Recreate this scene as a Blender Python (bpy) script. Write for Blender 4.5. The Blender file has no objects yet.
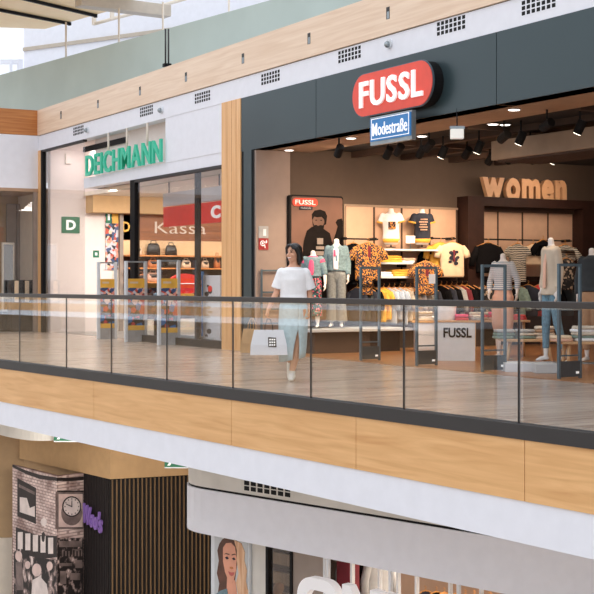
import bpy, bmesh, math, random
from mathutils import Vector, Matrix
random.seed(7)
sc = bpy.context.scene
COL = sc.collection
PI = math.pi
# ------------------------------------------------------------------ camera geometry
F = 1350.0; H = 1.2; HY = 284.0
TA = 772.0/F
CA = 1/math.sqrt(1+TA*TA); SA = TA*CA
RT = Vector((SA, CA)); FW = Vector((-CA, SA))
RZC = math.pi/2 - math.atan(TA)            # rotation that turns a front (-Y) towards the camera
def at(px, py, d):
    u = (px-297)/F
    p = RT*(u*d) + FW*d
    return Vector((p.x, p.y, H+(HY-py)/F*d))
def zat(py, d): return H+(HY-py)/F*d
def dz(py, z): return F*(H-z)/(py-HY)
def dY(px, Y): return Y/((px-297)/F*CA+SA)
def dX(px, X): return X/((px-297)/F*SA-CA)
def onY(px, py, Y): return at(px, py, dY(px, Y))
def onX(px, py, X): return at(px, py, dX(px, X))
def onz(px, py, z=0.0): return at(px, py, dz(py, z))
def dline(px, P, D):                      # depth where the ray of column px meets the vertical plane P + s*D
    u = (px-297)/F; r = RT*u + FW
    den = r.x*D.y - r.y*D.x
    return (P.x*D.y - P.y*D.x)/den
def V2(v): return Vector((v.x, v.y))
YF = 11.15                                  # shopfront plane
XS = -21.0                                  # side wall of the fashion shop
XD = -32.0                                  # side wall of the shoe shop
# ------------------------------------------------------------------ materials
def lin(c):
    o = []
    for v in c:
        v /= 255.0
        o.append(v/12.92 if v <= .04045 else ((v+.055)/1.055)**2.4)
    return (o[0], o[1], o[2], 1)
def newmat(name):
    m = bpy.data.materials.new(name); m.use_nodes = True
    nt = m.node_tree; b = nt.nodes['Principled BSDF']
    return m, nt, b
def coords(nt, scale=(1,1,1), rot=(0,0,0), kind='Object'):
    tc = nt.nodes.new('ShaderNodeTexCoord'); mp = nt.nodes.new('ShaderNodeMapping')
    mp.inputs['Scale'].default_value = scale; mp.inputs['Rotation'].default_value = rot
    nt.links.new(tc.outputs[kind], mp.inputs['Vector']); return mp.outputs['Vector']
def ramp(nt, fac, stops, interp='LINEAR'):
    r = nt.nodes.new('ShaderNodeValToRGB'); r.color_ramp.interpolation = interp
    e = r.color_ramp.elements
    while len(e) < len(stops): e.new(.5)
    for k, (p, c) in enumerate(stops): e[k].position = p; e[k].color = lin(c)
    nt.links.new(fac, r.inputs['Fac']); return r.outputs['Color']
def plain(name, c, rough=.6, metal=0, var=.06, scale=6, bump=0, spec=None, emit=0, coat=0):
    m, nt, b = newmat(name)
    n = nt.nodes.new('ShaderNodeTexNoise'); n.inputs['Scale'].default_value = scale; n.inputs['Detail'].default_value = 3
    nt.links.new(coords(nt), n.inputs['Vector'])
    lo = tuple(max(0, v*(1-var)) for v in c); hi = tuple(min(255, v*(1+var)) for v in c)
    col = ramp(nt, n.outputs['Fac'], [(.3, lo), (.7, hi)])
    nt.links.new(col, b.inputs['Base Color'])
    b.inputs['Roughness'].default_value = rough; b.inputs['Metallic'].default_value = metal
    if coat: b.inputs['Coat Weight'].default_value = coat
    if spec is not None: b.inputs['Specular IOR Level'].default_value = spec
    if bump:
        bp = nt.nodes.new('ShaderNodeBump'); bp.inputs['Strength'].default_value = bump; bp.inputs['Distance'].default_value = .01
        nt.links.new(n.outputs['Fac'], bp.inputs['Height']); nt.links.new(bp.outputs['Normal'], b.inputs['Normal'])
    if emit:
        nt.links.new(col, b.inputs['Emission Color']); b.inputs['Emission Strength'].default_value = emit
    return m
def wood(name, c1, c2, scale=(.7, 9, 14), rough=.45, c3=None):
    m, nt, b = newmat(name)
    n = nt.nodes.new('ShaderNodeTexNoise'); n.inputs['Scale'].default_value = 1.6; n.inputs['Detail'].default_value = 6; n.inputs['Distortion'].default_value = .6
    nt.links.new(coords(nt, scale), n.inputs['Vector'])
    st = [(.33, c1), (.68, c2)] if c3 is None else [(.25, c3), (.42, c1), (.7, c2)]
    nt.links.new(ramp(nt, n.outputs['Fac'], st), b.inputs['Base Color'])
    b.inputs['Roughness'].default_value = rough
    return m
def cells(name, cols, scale=30, rough=.8):
    m, nt, b = newmat(name)
    v = nt.nodes.new('ShaderNodeTexVoronoi'); v.inputs['Scale'].default_value = scale
    nt.links.new(coords(nt), v.inputs['Vector'])
    s = nt.nodes.new('ShaderNodeSeparateColor'); nt.links.new(v.outputs['Color'], s.inputs['Color'])
    st = [(k/len(cols), c) for k, c in enumerate(cols)]
    nt.links.new(ramp(nt, s.outputs['Red'], st, 'CONSTANT'), b.inputs['Base Color'])
    b.inputs['Roughness'].default_value = rough
    return m
def stripes(name, c1, c2, scale=12, axis='Z', rough=.8, duty=.5, dist=0):
    m, nt, b = newmat(name)
    w = nt.nodes.new('ShaderNodeTexWave'); w.bands_direction = axis; w.inputs['Scale'].default_value = scale
    w.inputs['Distortion'].default_value = dist
    nt.links.new(coords(nt), w.inputs['Vector'])
    nt.links.new(ramp(nt, w.outputs['Fac'], [(0, c1), (duty, c2)], 'CONSTANT'), b.inputs['Base Color'])
    b.inputs['Roughness'].default_value = rough
    return m
def planks(name, c1, c2, mortar, rot=PI/2, rough=.22, w=1.4, h=.19, gap=.004, grain=(9, .7, 9)):
    m, nt, b = newmat(name)
    t = nt.nodes.new('ShaderNodeTexBrick')
    t.inputs['Scale'].default_value = 1; t.inputs['Brick Width'].default_value = w; t.inputs['Row Height'].default_value = h
    t.inputs['Mortar Size'].default_value = gap
    t.inputs['Color1'].default_value = lin(c1); t.inputs['Color2'].default_value = lin(c2); t.inputs['Mortar'].default_value = lin(mortar)
    nt.links.new(coords(nt, (1,1,1), (0,0,rot)), t.inputs['Vector'])
    n = nt.nodes.new('ShaderNodeTexNoise'); n.inputs['Scale'].default_value = 1.5; n.inputs['Detail'].default_value = 5
    nt.links.new(coords(nt, grain), n.inputs['Vector'])
    mx = nt.nodes.new('ShaderNodeMix'); mx.data_type = 'RGBA'; mx.blend_type = 'MULTIPLY'; mx.inputs[0].default_value = .9
    g = ramp(nt, n.outputs['Fac'], [(.3, (205,200,196)), (.7, (255,255,255))])
    nt.links.new(t.outputs['Color'], mx.inputs[6]); nt.links.new(g, mx.inputs[7])
    nt.links.new(mx.outputs[2], b.inputs['Base Color']); b.inputs['Roughness'].default_value = rough
    return m
def glass(name, tint=(238,244,243), ior=1.6, rough=0.0):
    m = bpy.data.materials.new(name); m.use_nodes = True; nt = m.node_tree
    nt.nodes.remove(nt.nodes['Principled BSDF']); out = nt.nodes['Material Output']
    tr = nt.nodes.new('ShaderNodeBsdfTransparent'); tr.inputs['Color'].default_value = lin(tint)
    gl = nt.nodes.new('ShaderNodeBsdfGlossy'); gl.inputs['Roughness'].default_value = rough
    fr = nt.nodes.new('ShaderNodeFresnel'); 
    ge = nt.nodes.new('ShaderNodeNewGeometry'); mi = nt.nodes.new('ShaderNodeMix'); mi.inputs[2].default_value = ior; mi.inputs[3].default_value = 1/ior
    nt.links.new(ge.outputs['Backfacing'], mi.inputs[0]); nt.links.new(mi.outputs[0], fr.inputs['IOR'])
    mx = nt.nodes.new('ShaderNodeMixShader')
    nt.links.new(fr.outputs[0], mx.inputs[0]); nt.links.new(tr.outputs[0], mx.inputs[1]); nt.links.new(gl.outputs[0], mx.inputs[2])
    nt.links.new(mx.outputs[0], out.inputs['Surface']); return m
def lamp(name, c, s):
    m, nt, b = newmat(name)
    b.inputs['Base Color'].default_value = lin(c); b.inputs['Emission Color'].default_value = lin(c); b.inputs['Emission Strength'].default_value = s
    return m
M = {}
M['white'] = plain('white_panel', (232,233,240), .5, var=.01)
M['slab_white'] = plain('white_slab_paint', (228,230,238), .55, var=.01)
M['concrete'] = plain('light_concrete', (214,210,202), .8, var=.04, scale=2)
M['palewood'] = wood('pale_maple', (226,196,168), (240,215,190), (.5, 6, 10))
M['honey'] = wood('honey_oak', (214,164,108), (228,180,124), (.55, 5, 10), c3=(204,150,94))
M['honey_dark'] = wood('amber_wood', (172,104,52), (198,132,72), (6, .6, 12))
M['postwood'] = wood('post_wood', (222,168,112), (236,188,134), (10, 10, .6))
M['ceilwood'] = wood('ceiling_wood', (240,206,150), (246,216,166), (.8, .8, 2))
M['sage'] = plain('sage_grey_paint', (172,184,176), .6, var=.02, scale=1)
M['rail'] = plain('dark_bronze_metal', (54,49,47), .45, .2, var=.04)
M['profile'] = plain('charcoal_profile', (44,42,42), .55, .0, var=.04)
M['glass'] = glass('clear_balustrade_glass', (252,253,253))
M['shopglass'] = glass('clear_shop_glass', (253,253,253), 1.5)
M['floor'] = planks('mall_floor_planks', (206,190,176), (178,160,146), (140,124,114))
M['shopfloor'] = planks('shop_oak_floor', (190,134,86), (166,110,66), (90,58,36), rough=.3)
M['darkfloor'] = plain('shoe_shop_floor', (150,146,142), .3, var=.05)
M['lowfloor'] = plain('lower_floor_stone', (182,172,162), .3, var=.04)
M['teal'] = plain('slate_teal_metal', (54,69,73), .33, .2, var=.02, scale=1)
M['black'] = plain('matt_black', (20,19,20), .6, var=.1, spec=.2)
M['steel'] = plain('brushed_steel', (150,158,162), .35, .7, var=.05)
M['gate'] = plain('gate_steel', (84,102,112), .4, .3, var=.05)
M['whitemetal'] = plain('white_metal', (220,224,228), .4, .1, var=.02)
M['soffit'] = plain('soffit_brown', (170,138,112), .6, var=.03)
M['shopceil'] = plain('shop_dark_ceiling', (34,26,22), .8, var=.06)
M['beam'] = plain('shop_ceiling_beam', (70,50,38), .7, var=.05)
M['duct'] = plain('beige_duct', (150,128,108), .6, var=.03)
M['shopwall'] = plain('shop_taupe_wall', (88,72,60), .8, var=.02)
M['wallbeige'] = plain('shop_beige_wall', (148,130,120), .8, var=.02)
M['peach'] = plain('peach_back_panel', (200,164,138), .6, var=.02)
M['frame'] = plain('dark_wenge', (48,28,22), .6, var=.1, spec=.25)
M['red'] = plain('logo_red', (222,70,50), .35, var=.02, emit=.12)
M['logoblue'] = plain('logo_blue', (44,122,186), .4, var=.02, emit=.08)
M['letterwhite'] = plain('letter_white', (250,248,246), .4, var=.0, emit=.35)
M['printred'] = plain('print_red', (206,66,44), .5)
M['signwhite'] = plain('sign_white', (245,244,246), .45, var=.0, emit=.12)
M['roofbeam'] = plain('roof_beam_paint', (190,178,162), .7, var=.02)
M['mint'] = plain('mint_letter_face', (52,180,146), .4, var=.02, emit=.15)
M['green'] = plain('dark_green', (16,110,76), .5, var=.03)
M['pinkwhite'] = plain('blush_white_wall', (236,222,216), .6, var=.01)
M['cream'] = plain('cream_wall', (226,214,198), .7, var=.02)
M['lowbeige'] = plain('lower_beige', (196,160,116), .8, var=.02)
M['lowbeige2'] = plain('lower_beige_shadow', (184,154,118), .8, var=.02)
M['slatblack'] = plain('slat_backing', (20,15,14), .8, var=.1)
M['slatdark'] = plain('slat_dark', (26,17,17), .7, var=.1)
M['slatgold'] = wood('slat_wood', (112,88,60), (134,106,74), (8, 8, .5))
M['purple'] = plain('purple_sign', (122,92,160), .5, var=.05, emit=.15)
M['skin'] = plain('skin', (214,160,130), .5, var=.03, scale=20)
M['manskin'] = plain('mannequin_white', (236,228,222), .4, var=.02)
M['hair'] = plain('black_hair', (24,20,20), .4, var=.2, scale=30)
M['tee'] = plain('white_cotton', (240,239,240), .85, var=.02, scale=14, bump=.3)
M['paleblue'] = plain('pale_blue_denim', (190,210,213), .85, var=.04, scale=20)
M['sneaker'] = plain('offwhite_sneaker', (228,224,214), .6, var=.03)
M['bagwhite'] = plain('white_paper', (236,236,240), .5, var=.01)
M['kraft'] = plain('kraft_paper', (190,150,106), .7, var=.05)
M['denim'] = plain('light_denim', (108,132,140), .85, var=.12, scale=30)
M['greydenim'] = plain('grey_denim', (118,122,122), .85, var=.1, scale=30)
M['jeans'] = plain('blue_jeans', (104,138,156), .85, var=.12, scale=30)
M['floral'] = cells('floral_print', [(30,70,74),(190,64,90),(24,40,44),(40,92,96),(60,120,118),(20,26,30),(206,120,126),(24,34,40)], 34)
M['hotpink'] = plain('pink_fabric', (226,80,120), .8)
M['leopard'] = cells('amber_navy_print', [(36,34,48),(206,132,54),(44,44,64),(216,154,70),(28,26,34)], 56)
M['bw'] = stripes('black_cream_zigzag', (26,24,26), (206,196,180), 9, 'Z', duty=.62, dist=3)
M['check'] = cells('black_check', [(24,24,26),(60,52,48),(170,150,130),(22,22,24)], 24)
M['marine'] = stripes('white_blue_stripe', (88,108,132), (228,224,220), 11, 'Z', duty=.35)
M['navy'] = plain('navy_fabric', (34,38,52), .85, var=.1)
M['blackfab'] = plain('black_fabric', (16,15,17), .95, var=.1, spec=.1)
M['charcoal'] = plain('charcoal_fabric', (52,58,62), .9, var=.1)
M['creamfab'] = plain('cream_fabric', (226,200,168), .9, var=.04)
M['yellow'] = plain('amber_yellow_fabric', (232,176,70), .85, var=.06)
M['shirtblue'] = stripes('pale_shirt_stripe', (140,158,182), (186,196,210), 20, 'X', duty=.5)
M['beigecoat'] = plain('sand_coat', (196,180,160), .85, var=.05)
M['tan'] = plain('tan_trousers', (176,140,108), .85, var=.06)
M['peachfab'] = plain('peach_fabric', (226,180,156), .85, var=.04)
M['redfab'] = plain('coral_red_fabric', (214,70,70), .85, var=.06)
M['maroon'] = plain('maroon_fabric', (110,30,40), .85, var=.06)
M['greyfab'] = plain('grey_fabric', (160,160,160), .85, var=.06)
M['sagefab'] = plain('sage_fabric', (120,140,130), .85, var=.1, scale=20)
M['stonefab'] = plain('stone_fabric', (206,194,178), .85, var=.08, scale=20)
M['hanger'] = plain('hanger_wood', (196,134,66), .5, var=.05)
M['womenwood'] = plain('letter_plywood', (206,160,120), .5, var=.03)
M['oak'] = wood('table_oak', (196,150,104), (212,170,124), (8, 1, 8))
M['greytop'] = plain('grey_plinth_top', (196,200,202), .4, var=.02)
M['copper'] = plain('copper_print', (100,70,57), .5, var=.15, scale=1.2)
M['manblack'] = plain('print_black', (22,17,16), .7, var=.2, spec=.1)
M['printskin'] = plain('print_brown_skin', (92,64,51), .5, var=.1)
M['printgrey'] = plain('print_grey', (140,128,120), .5, var=.1)
M['signred'] = plain('fire_sign_red', (150,34,34), .5, var=.03)
M['spotlamp'] = lamp('spot_lens', (255,240,220), 5)
M['disc'] = lamp('downlight_lens', (255,246,236), 4)
M['exitlamp'] = plain('white_luminaire', (225,222,214), .4, var=.01, emit=.4)
M['warmwood'] = wood('kassa_wood', (140,82,44), (168,104,58), (9, .5, 12), c3=(120,66,34))
M['shelfcream'] = plain('cream_shelf_back', (232,196,150), .6, var=.02)
M['orangeshelf'] = plain('orange_shelf_board', (206,130,66), .5, var=.03)
M['bagblack'] = plain('black_leather', (26,22,22), .4, var=.1)
M['leather'] = plain('tan_leather', (196,120,70), .5, var=.06)
M['promo'] = plain('promo_amber', (240,178,70), .5, var=.12, scale=3)
M['adcells'] = cells('advert_print', [(196,80,60),(60,80,120),(236,200,170),(40,40,44),(226,150,130),(200,200,210)], 14, .5)
M['adcells2'] = cells('shoe_advert_print', [(30,30,34),(196,60,60),(40,110,170),(236,190,170),(60,40,40)], 9, .5)
M['redglow'] = plain('glowing_red', (210,48,42), .4, var=.03, emit=.35)  # glow imitates the brightness of a red sign reflected in the window
M['mural'] = None
M['curtain'] = plain('grey_brown_panel', (150,136,126), .6, var=.05, scale=3)
M['printpink'] = plain('mural_pale', (222,196,188), .7, var=.06)
M['mirror'] = plain('mirror_glass', (200,206,210), .05, 1, var=0)

def mural_mat():
    m, nt, b = newmat('mural_brick_print')
    t = nt.nodes.new('ShaderNodeTexBrick'); t.inputs['Scale'].default_value = 1
    t.inputs['Brick Width'].default_value = .14; t.inputs['Row Height'].default_value = .06; t.inputs['Mortar Size'].default_value = .009
    t.inputs['Color1'].default_value = lin((242,226,220)); t.inputs['Color2'].default_value = lin((218,196,190)); t.inputs['Mortar'].default_value = lin((168,146,142))
    nt.links.new(coords(nt, (1,1,1), (PI/2,0,0)), t.inputs['Vector'])
    n = nt.nodes.new('ShaderNodeTexNoise'); n.inputs['Scale'].default_value = 3; n.inputs['Detail'].default_value = 4
    nt.links.new(coords(nt), n.inputs['Vector'])
    mx = nt.nodes.new('ShaderNodeMix'); mx.data_type = 'RGBA'; mx.blend_type = 'MULTIPLY'; mx.inputs[0].default_value = 1
    nt.links.new(t.outputs['Color'], mx.inputs[6]); nt.links.new(ramp(nt, n.outputs['Fac'], [(.35,(176,160,156)),(.6,(255,250,248))]), mx.inputs[7])
    nt.links.new(mx.outputs[2], b.inputs['Base Color']); b.inputs['Roughness'].default_value = .6
    return m
M['mural'] = mural_mat()
# ------------------------------------------------------------------ mesh builder
class G:
    def __init__(s): s.v = []; s.f = []
    def add(s, vs, fs):
        o = len(s.v); s.v += [tuple(v) for v in vs]; s.f += [tuple(i+o for i in f) for f in fs]; return s
    def box(s, x0, x1, y0, y1, z0, z1):
        x0, x1 = sorted((x0,x1)); y0, y1 = sorted((y0,y1)); z0, z1 = sorted((z0,z1))
        return s.add([(x0,y0,z0),(x1,y0,z0),(x1,y1,z0),(x0,y1,z0),(x0,y0,z1),(x1,y0,z1),(x1,y1,z1),(x0,y1,z1)],
                     [(0,3,2,1),(4,5,6,7),(0,1,5,4),(1,2,6,5),(2,3,7,6),(3,0,4,7)])
    def prism(s, pts, z0, z1):
        pts = [(p[0], p[1]) for p in pts]
        a = sum(pts[i][0]*pts[(i+1)%len(pts)][1]-pts[(i+1)%len(pts)][0]*pts[i][1] for i in range(len(pts)))
        if a < 0: pts = pts[::-1]
        n = len(pts)
        return s.add([(x,y,z0) for x,y in pts]+[(x,y,z1) for x,y in pts],
                     [tuple(range(n-1,-1,-1)), tuple(range(n,2*n))]+[(i,(i+1)%n,n+(i+1)%n,n+i) for i in range(n)])
    def plate(s, pts, y0, y1):                # outline in X,Z, thickness y0..y1 (y0 the front)
        a = sum(pts[i][0]*pts[(i+1)%len(pts)][1]-pts[(i+1)%len(pts)][0]*pts[i][1] for i in range(len(pts)))
        if a < 0: pts = pts[::-1]
        n = len(pts)
        return s.add([(x,y0,z) for x,z in pts]+[(x,y1,z) for x,z in pts],
                     [tuple(range(n)), tuple(range(2*n-1,n-1,-1))]+[(i,n+i,n+(i+1)%n,(i+1)%n) for i in range(n)])
    def loft(s, rings, closed=True):
        n = len(rings[0]); vs = [p for r in rings for p in r]; fs = []
        for k in range(len(rings)-1):
            for i in range(n): fs.append((k*n+i, k*n+(i+1)%n, (k+1)*n+(i+1)%n, (k+1)*n+i))
        if closed: fs += [tuple(range(n-1,-1,-1)), tuple(range((len(rings)-1)*n, len(rings)*n))]
        return s.add(vs, fs)
    def stack(s, rows, n=20, p=2.0):          # rows: (z, rx, ry, cx, cy)
        R = []
        for row in rows:
            z, rx, ry = row[:3]; cx, cy = (row[3], row[4]) if len(row) > 3 else (0, 0)
            ring = []
            for i in range(n):
                a = 2*PI*i/n; c, d = math.cos(a), math.sin(a)
                ring.append((cx+rx*math.copysign(abs(c)**(2/p), c), cy+ry*math.copysign(abs(d)**(2/p), d), z))
            R.append(ring)
        return s.loft(R)
    def tube(s, pts, rad, n=10, sq=1.0, up=(0,1,0)):
        pts = [Vector(p) for p in pts]
        if not hasattr(rad, '__len__'): rad = [rad]*len(pts)
        R = []; 
        for k, p in enumerate(pts):
            t = (pts[min(k+1,len(pts)-1)]-pts[max(k-1,0)]).normalized()
            b = t.cross(Vector(up))
            if b.length < .1: b = t.cross(Vector((1,0,0)))
            b.normalize(); c = b.cross(t).normalized()
            R.append([tuple(p+b*(rad[k]*math.cos(2*PI*i/n))+c*(rad[k]*sq*math.sin(2*PI*i/n))) for i in range(n)])
        # make sure the faces look outwards
        return s.loft([r[::-1] for r in R])
    def ell(s, c, r, n=14, m=9, rot=None):
        R = []
        for k in range(m+1):
            t = -PI/2+PI*k/m; cr = max(math.cos(t), .02)
            ring = []
            for i in range(n):
                p = Vector((r[0]*cr*math.cos(2*PI*i/n), r[1]*cr*math.sin(2*PI*i/n), r[2]*math.sin(t)))
                if rot is not None: p = rot @ p
                ring.append(tuple(p+Vector(c)))
            R.append(ring)
        return s.loft(R)
    def ribbon(s, pts, z0, z1, th, back=None):
        # wall strip along a plan polyline, thickness th to the left-hand side of travel
        pts = [Vector((p[0],p[1])) for p in pts]; out = []
        for k, p in enumerate(pts):
            t = (pts[min(k+1,len(pts)-1)]-pts[max(k-1,0)]).normalized()
            out.append(p+Vector((-t.y, t.x))*th)
        n = len(pts)
        vs = [(p.x,p.y,z0) for p in pts]+[(p.x,p.y,z1) for p in pts]+[(p.x,p.y,z0) for p in out]+[(p.x,p.y,z1) for p in out]
        fs = []
        for k in range(n-1):
            fs += [(k,k+1,n+k+1,n+k),(2*n+k+1,2*n+k,3*n+k,3*n+k+1),(n+k,n+k+1,3*n+k+1,3*n+k),(k+1,k,2*n+k,2*n+k+1)]
        fs += [(0,n,3*n,2*n),(n-1,3*n-1,4*n-1,2*n-1)]
        return s.add(vs, fs)
    def move(s, v, rz=0):
        m = Matrix.Translation(Vector(v)) @ Matrix.Rotation(rz, 4, 'Z')
        s.v = [tuple(m @ Vector(p)) for p in s.v]; return s
    def mesh(s, name):
        me = bpy.data.meshes.new(name); me.from_pydata(s.v, [], s.f); me.update()
        bm = bmesh.new(); bm.from_mesh(me); bmesh.ops.recalc_face_normals(bm, faces=bm.faces); bm.to_mesh(me); bm.free()
        return me
def smooth(me, on=True):
    for p in me.polygons: p.use_smooth = on
def mk(name, g, m, parent=None, bev=0, sm=False):
    me = g.mesh(name) if isinstance(g, G) else g
    me.materials.clear(); me.materials.append(M[m] if isinstance(m, str) else m)
    if sm: smooth(me)
    o = bpy.data.objects.new(name, me); COL.objects.link(o)
    if parent: o.parent = parent
    if bev:
        b = o.modifiers.new('Bevel', 'BEVEL'); b.width = bev; b.segments = 2; b.limit_method = 'ANGLE'
    return o
def tag(o, label, cat, group=None):
    o['label'] = label; o['category'] = cat
    if group: o['group'] = group
    return o
def thing(name, label, cat, loc=(0,0,0), rz=0, group=None):
    o = bpy.data.objects.new(name, None); COL.objects.link(o); o.empty_display_size = .1
    o.location = loc; o.rotation_euler = (0,0,rz)
    return tag(o, label, cat, group)
def solo(name, g, m, label, cat, loc=(0,0,0), rz=0, group=None, bev=0, sm=False):
    o = mk(name, g, m, None, bev, sm); o.location = loc; o.rotation_euler = (0,0,rz)
    return tag(o, label, cat, group)
def struct(name, g, m, bev=0, parent=None):
    o = mk(name, g, m, parent, bev)
    if not parent: o['kind'] = 'structure'
    return o
def dup(root, label, loc=None, rz=None, group=None):
    r = root.copy(); COL.objects.link(r)
    if loc is not None: r.location = loc
    if rz is not None: r.rotation_euler = (0,0,rz)
    r['label'] = label
    if group: r['group'] = group
    for ch in list(root.children):
        c = ch.copy(); COL.objects.link(c); c.parent = r
        for g in list(ch.children):
            d = g.copy(); COL.objects.link(d); d.parent = c
    return r
def fuse(name, g, m, parent, voxel=.01, it=4):
    """one continuous skin out of overlapping closed shapes"""
    o = mk(name, g, m, None)
    r = o.modifiers.new('Remesh', 'REMESH'); r.mode = 'VOXEL'; r.voxel_size = voxel
    s = o.modifiers.new('Smooth', 'SMOOTH'); s.factor = .5; s.iterations = it
    dg = bpy.context.evaluated_depsgraph_get(); dg.update()
    me = bpy.data.meshes.new_from_object(o.evaluated_get(dg))
    o.modifiers.clear(); old = o.data; o.data = me; bpy.data.meshes.remove(old)
    me.name = name; me.materials.clear(); me.materials.append(M[m]); smooth(me)
    if parent: o.parent = parent
    return o
_tc = {}
def textmesh(s, bold=0.0, extrude=.05, shear=0.0):
    key = (s, bold, extrude, shear)
    if key not in _tc:
        cu = bpy.data.curves.new('lettering', 'FONT'); cu.body = s; cu.size = 1; cu.extrude = extrude/2; cu.offset = bold; cu.shear = shear
        cu.resolution_u = 3
        o = bpy.data.objects.new('lettering', cu); COL.objects.link(o)
        dg = bpy.context.evaluated_depsgraph_get(); dg.update()
        me = bpy.data.meshes.new_from_object(o.evaluated_get(dg))
        bpy.data.objects.remove(o); _tc[key] = ([tuple(v.co) for v in me.vertices], [tuple(p.vertices) for p in me.polygons])
        bpy.data.meshes.remove(me)
    return _tc[key]
def text_g(s, w, h, depth, bold=0.0, x0=0, z0=0, y=0, shear=0.0):
    """text fitted into a w x h box, upright, reading along +X, front face at y-depth"""
    v, f = textmesh(s, bold, .1, shear)
    xs = [p[0] for p in v]; ys = [p[1] for p in v]; ax, ay = min(xs), min(ys); bx, by = max(xs), max(ys)
    g = G(); g.add([(x0+(p[0]-ax)/(bx-ax)*w, y-(p[2]+.05)/.1*depth, z0+(p[1]-ay)/(by-ay)*h) for p in v], f); return g
def letters(parent, s, w, h, depth, m, bold=.02, x0=0, z0=0, y=0, gap=.07, name='letter'):
    """each letter a part of its own, row fitted into w x h"""
    items = []; X = 0; hi = 0
    for ch in s:
        v, f = textmesh(ch, bold, .1)
        ax = min(p[0] for p in v); bx = max(p[0] for p in v); hi = max(hi, max(p[1] for p in v))
        items.append((X-ax, v, f)); X += bx-ax+gap
    X -= gap
    for dx, v, f in items:
        g = G(); g.add([(x0+(p[0]+dx)/X*w, y-(p[2]+.05)/.1*depth, z0+p[1]/hi*h) for p in v], f)
        mk(name, g, m, parent)
def pill(w, h, n=10, cx=0, cz=0, r=None):
    r = r or h/2; pts = []
    for (sx, sz, a0) in ((1,1,0),(-1,1,90),(-1,-1,180),(1,-1,270)):
        for k in range(n+1):
            a = math.radians(a0+90*k/n); pts.append((cx+sx*(w/2-r)+r*math.cos(a), cz+sz*(h/2-r)+r*math.sin(a)))
    return pts
def disc2(cx, cz, rx, rz=None, n=24):
    rz = rz or rx; return [(cx+rx*math.cos(2*PI*i/n), cz+rz*math.sin(2*PI*i/n)) for i in range(n)]
def rect(x0, x1, z0, z1): return [(x0,z0),(x1,z0),(x1,z1),(x0,z1)]
def light(kind, name, loc, energy, color, parent=None, size=.3, target=None, angle=1.2, blend=.6):
    l = bpy.data.lights.new(name, kind); l.energy = energy; l.color = color
    if kind == 'AREA': l.shape = 'RECTANGLE'; l.size = size[0]; l.size_y = size[1]
    if kind == 'SPOT': l.spot_size = angle; l.spot_blend = blend; l.shadow_soft_size = .06
    if kind == 'POINT': l.shadow_soft_size = size
    o = bpy.data.objects.new(name, l); COL.objects.link(o); o.location = loc
    if target is not None: o.rotation_euler = (Vector(target)-Vector(loc)).to_track_quat('-Z', 'Y').to_euler()
    return o
# ================================================================== SETTING: upper floor
# balustrade line on the gallery edge
BA = V2(onz(0, 359.5, .05)); BB = V2(onz(594, 432.3, .05)); BD = (BB-BA).normalized(); BN = Vector((-BD.y, BD.x))  # BN points to the shops
def bal(px): d = dline(px, BA, BD); return V2(at(px, HY, d))
def bs(px): return (bal(px)-BA).dot(BD)
def bp(s, off=0): p = BA+BD*s+BN*off; return (p.x, p.y)
S0, S1 = -7.0, bs(594)+5.0
struct('floor', G().prism([bp(S0,.0), bp(S1,.0), (4, YF+10), (-60, YF+10), (-60, bp(S0)[1])], -.3, -.001), 'floor')
struct('floor_2', G().box(-20.99, 3, YF+.02, YF+9, 0, .006), 'shopfloor')
struct('floor_3', G().box(XD, -22.2, YF+.3, YF+8, 0, .006), 'darkfloor')
struct('ceiling_2', G().prism([bp(S0,.3), bp(S1,.3), (4, YF+6), (-50, YF+6)], -.9, -.32), 'slab_white')
# slab edge: honey wood panels over a white band
seams = [S0, bs(-120), bs(98), bs(236), bs(361), bs(530), S1]
for k in range(len(seams)-1):
    a, b = seams[k]+.004, seams[k+1]-.004
    struct('trim_%d' % (k+1), G().prism([bp(a,-.06), bp(b,-.06), bp(b,.0), bp(a,.0)], -.575, -.072), 'honey')
struct('trim_7', G().prism([bp(S0,-.045), bp(S1,-.045), bp(S1,.28), bp(S0,.28)], -.925, -.577), 'slab_white')
struct('trim_8', G().prism([bp(S0,-.075), bp(S1,-.075), bp(S1,.07), bp(S0,.07)], -.072, .05), 'profile')
hr = G().prism([bp(S0,-.03), bp(S1,-.03), bp(S1,.03), bp(S0,.03)], 1.005, 1.06)
solo('handrail', hr, 'rail', 'long dark bronze handrail along the top of the glass balustrade', 'handrail', bev=.006)
gj = [S0, bs(-92), bs(-34), bs(19.7), bs(66.5), bs(111.5), bs(167), bs(233), bs(311), bs(404), bs(519), bs(519)+(bs(519)-bs(404)), S1]
glab = ['frameless glass balustrade panel far beyond the left side','frameless glass balustrade panel beyond the left edge',
 'first glass balustrade panel cut by the left edge of the photo','second glass balustrade panel from the left, before the wooden corner post',
 'third glass balustrade panel from the left, before the green letter sign','fourth glass balustrade panel, before the security gates of the shoe shop',
 'fifth glass balustrade panel, before the white bird poster and shoe window','sixth glass balustrade panel, before the wooden post and white shopping bag',
 'seventh glass balustrade panel, before the plinth of the denim mannequins','eighth glass balustrade panel, before the white drawer unit and logo podium',
 'last glass balustrade panel at the right edge of the photo','glass balustrade panel beyond the right edge']
for k in range(2, len(gj)-2):
    a, b = gj[k]+.006, gj[k+1]-.006
    mid = BA+BD*((a+b)/2)
    o = thing('glass_panel', glab[k], 'glass panel', (mid.x, mid.y, .05), math.atan2(BD.y, BD.x), 'balustrade glass panels'); L_ = (b-a)/2
    for q0, q1 in ((-L_-.003,-L_+.003),(L_-.003,L_+.003)): mk('edge', G().box(q0,q1,-.0065,.0065,0,.955), 'rail', o)
    mk('pane', G().box(-L_+.0035, L_-.0035, -.006, .006, .0, .955), 'glass', o)
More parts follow.
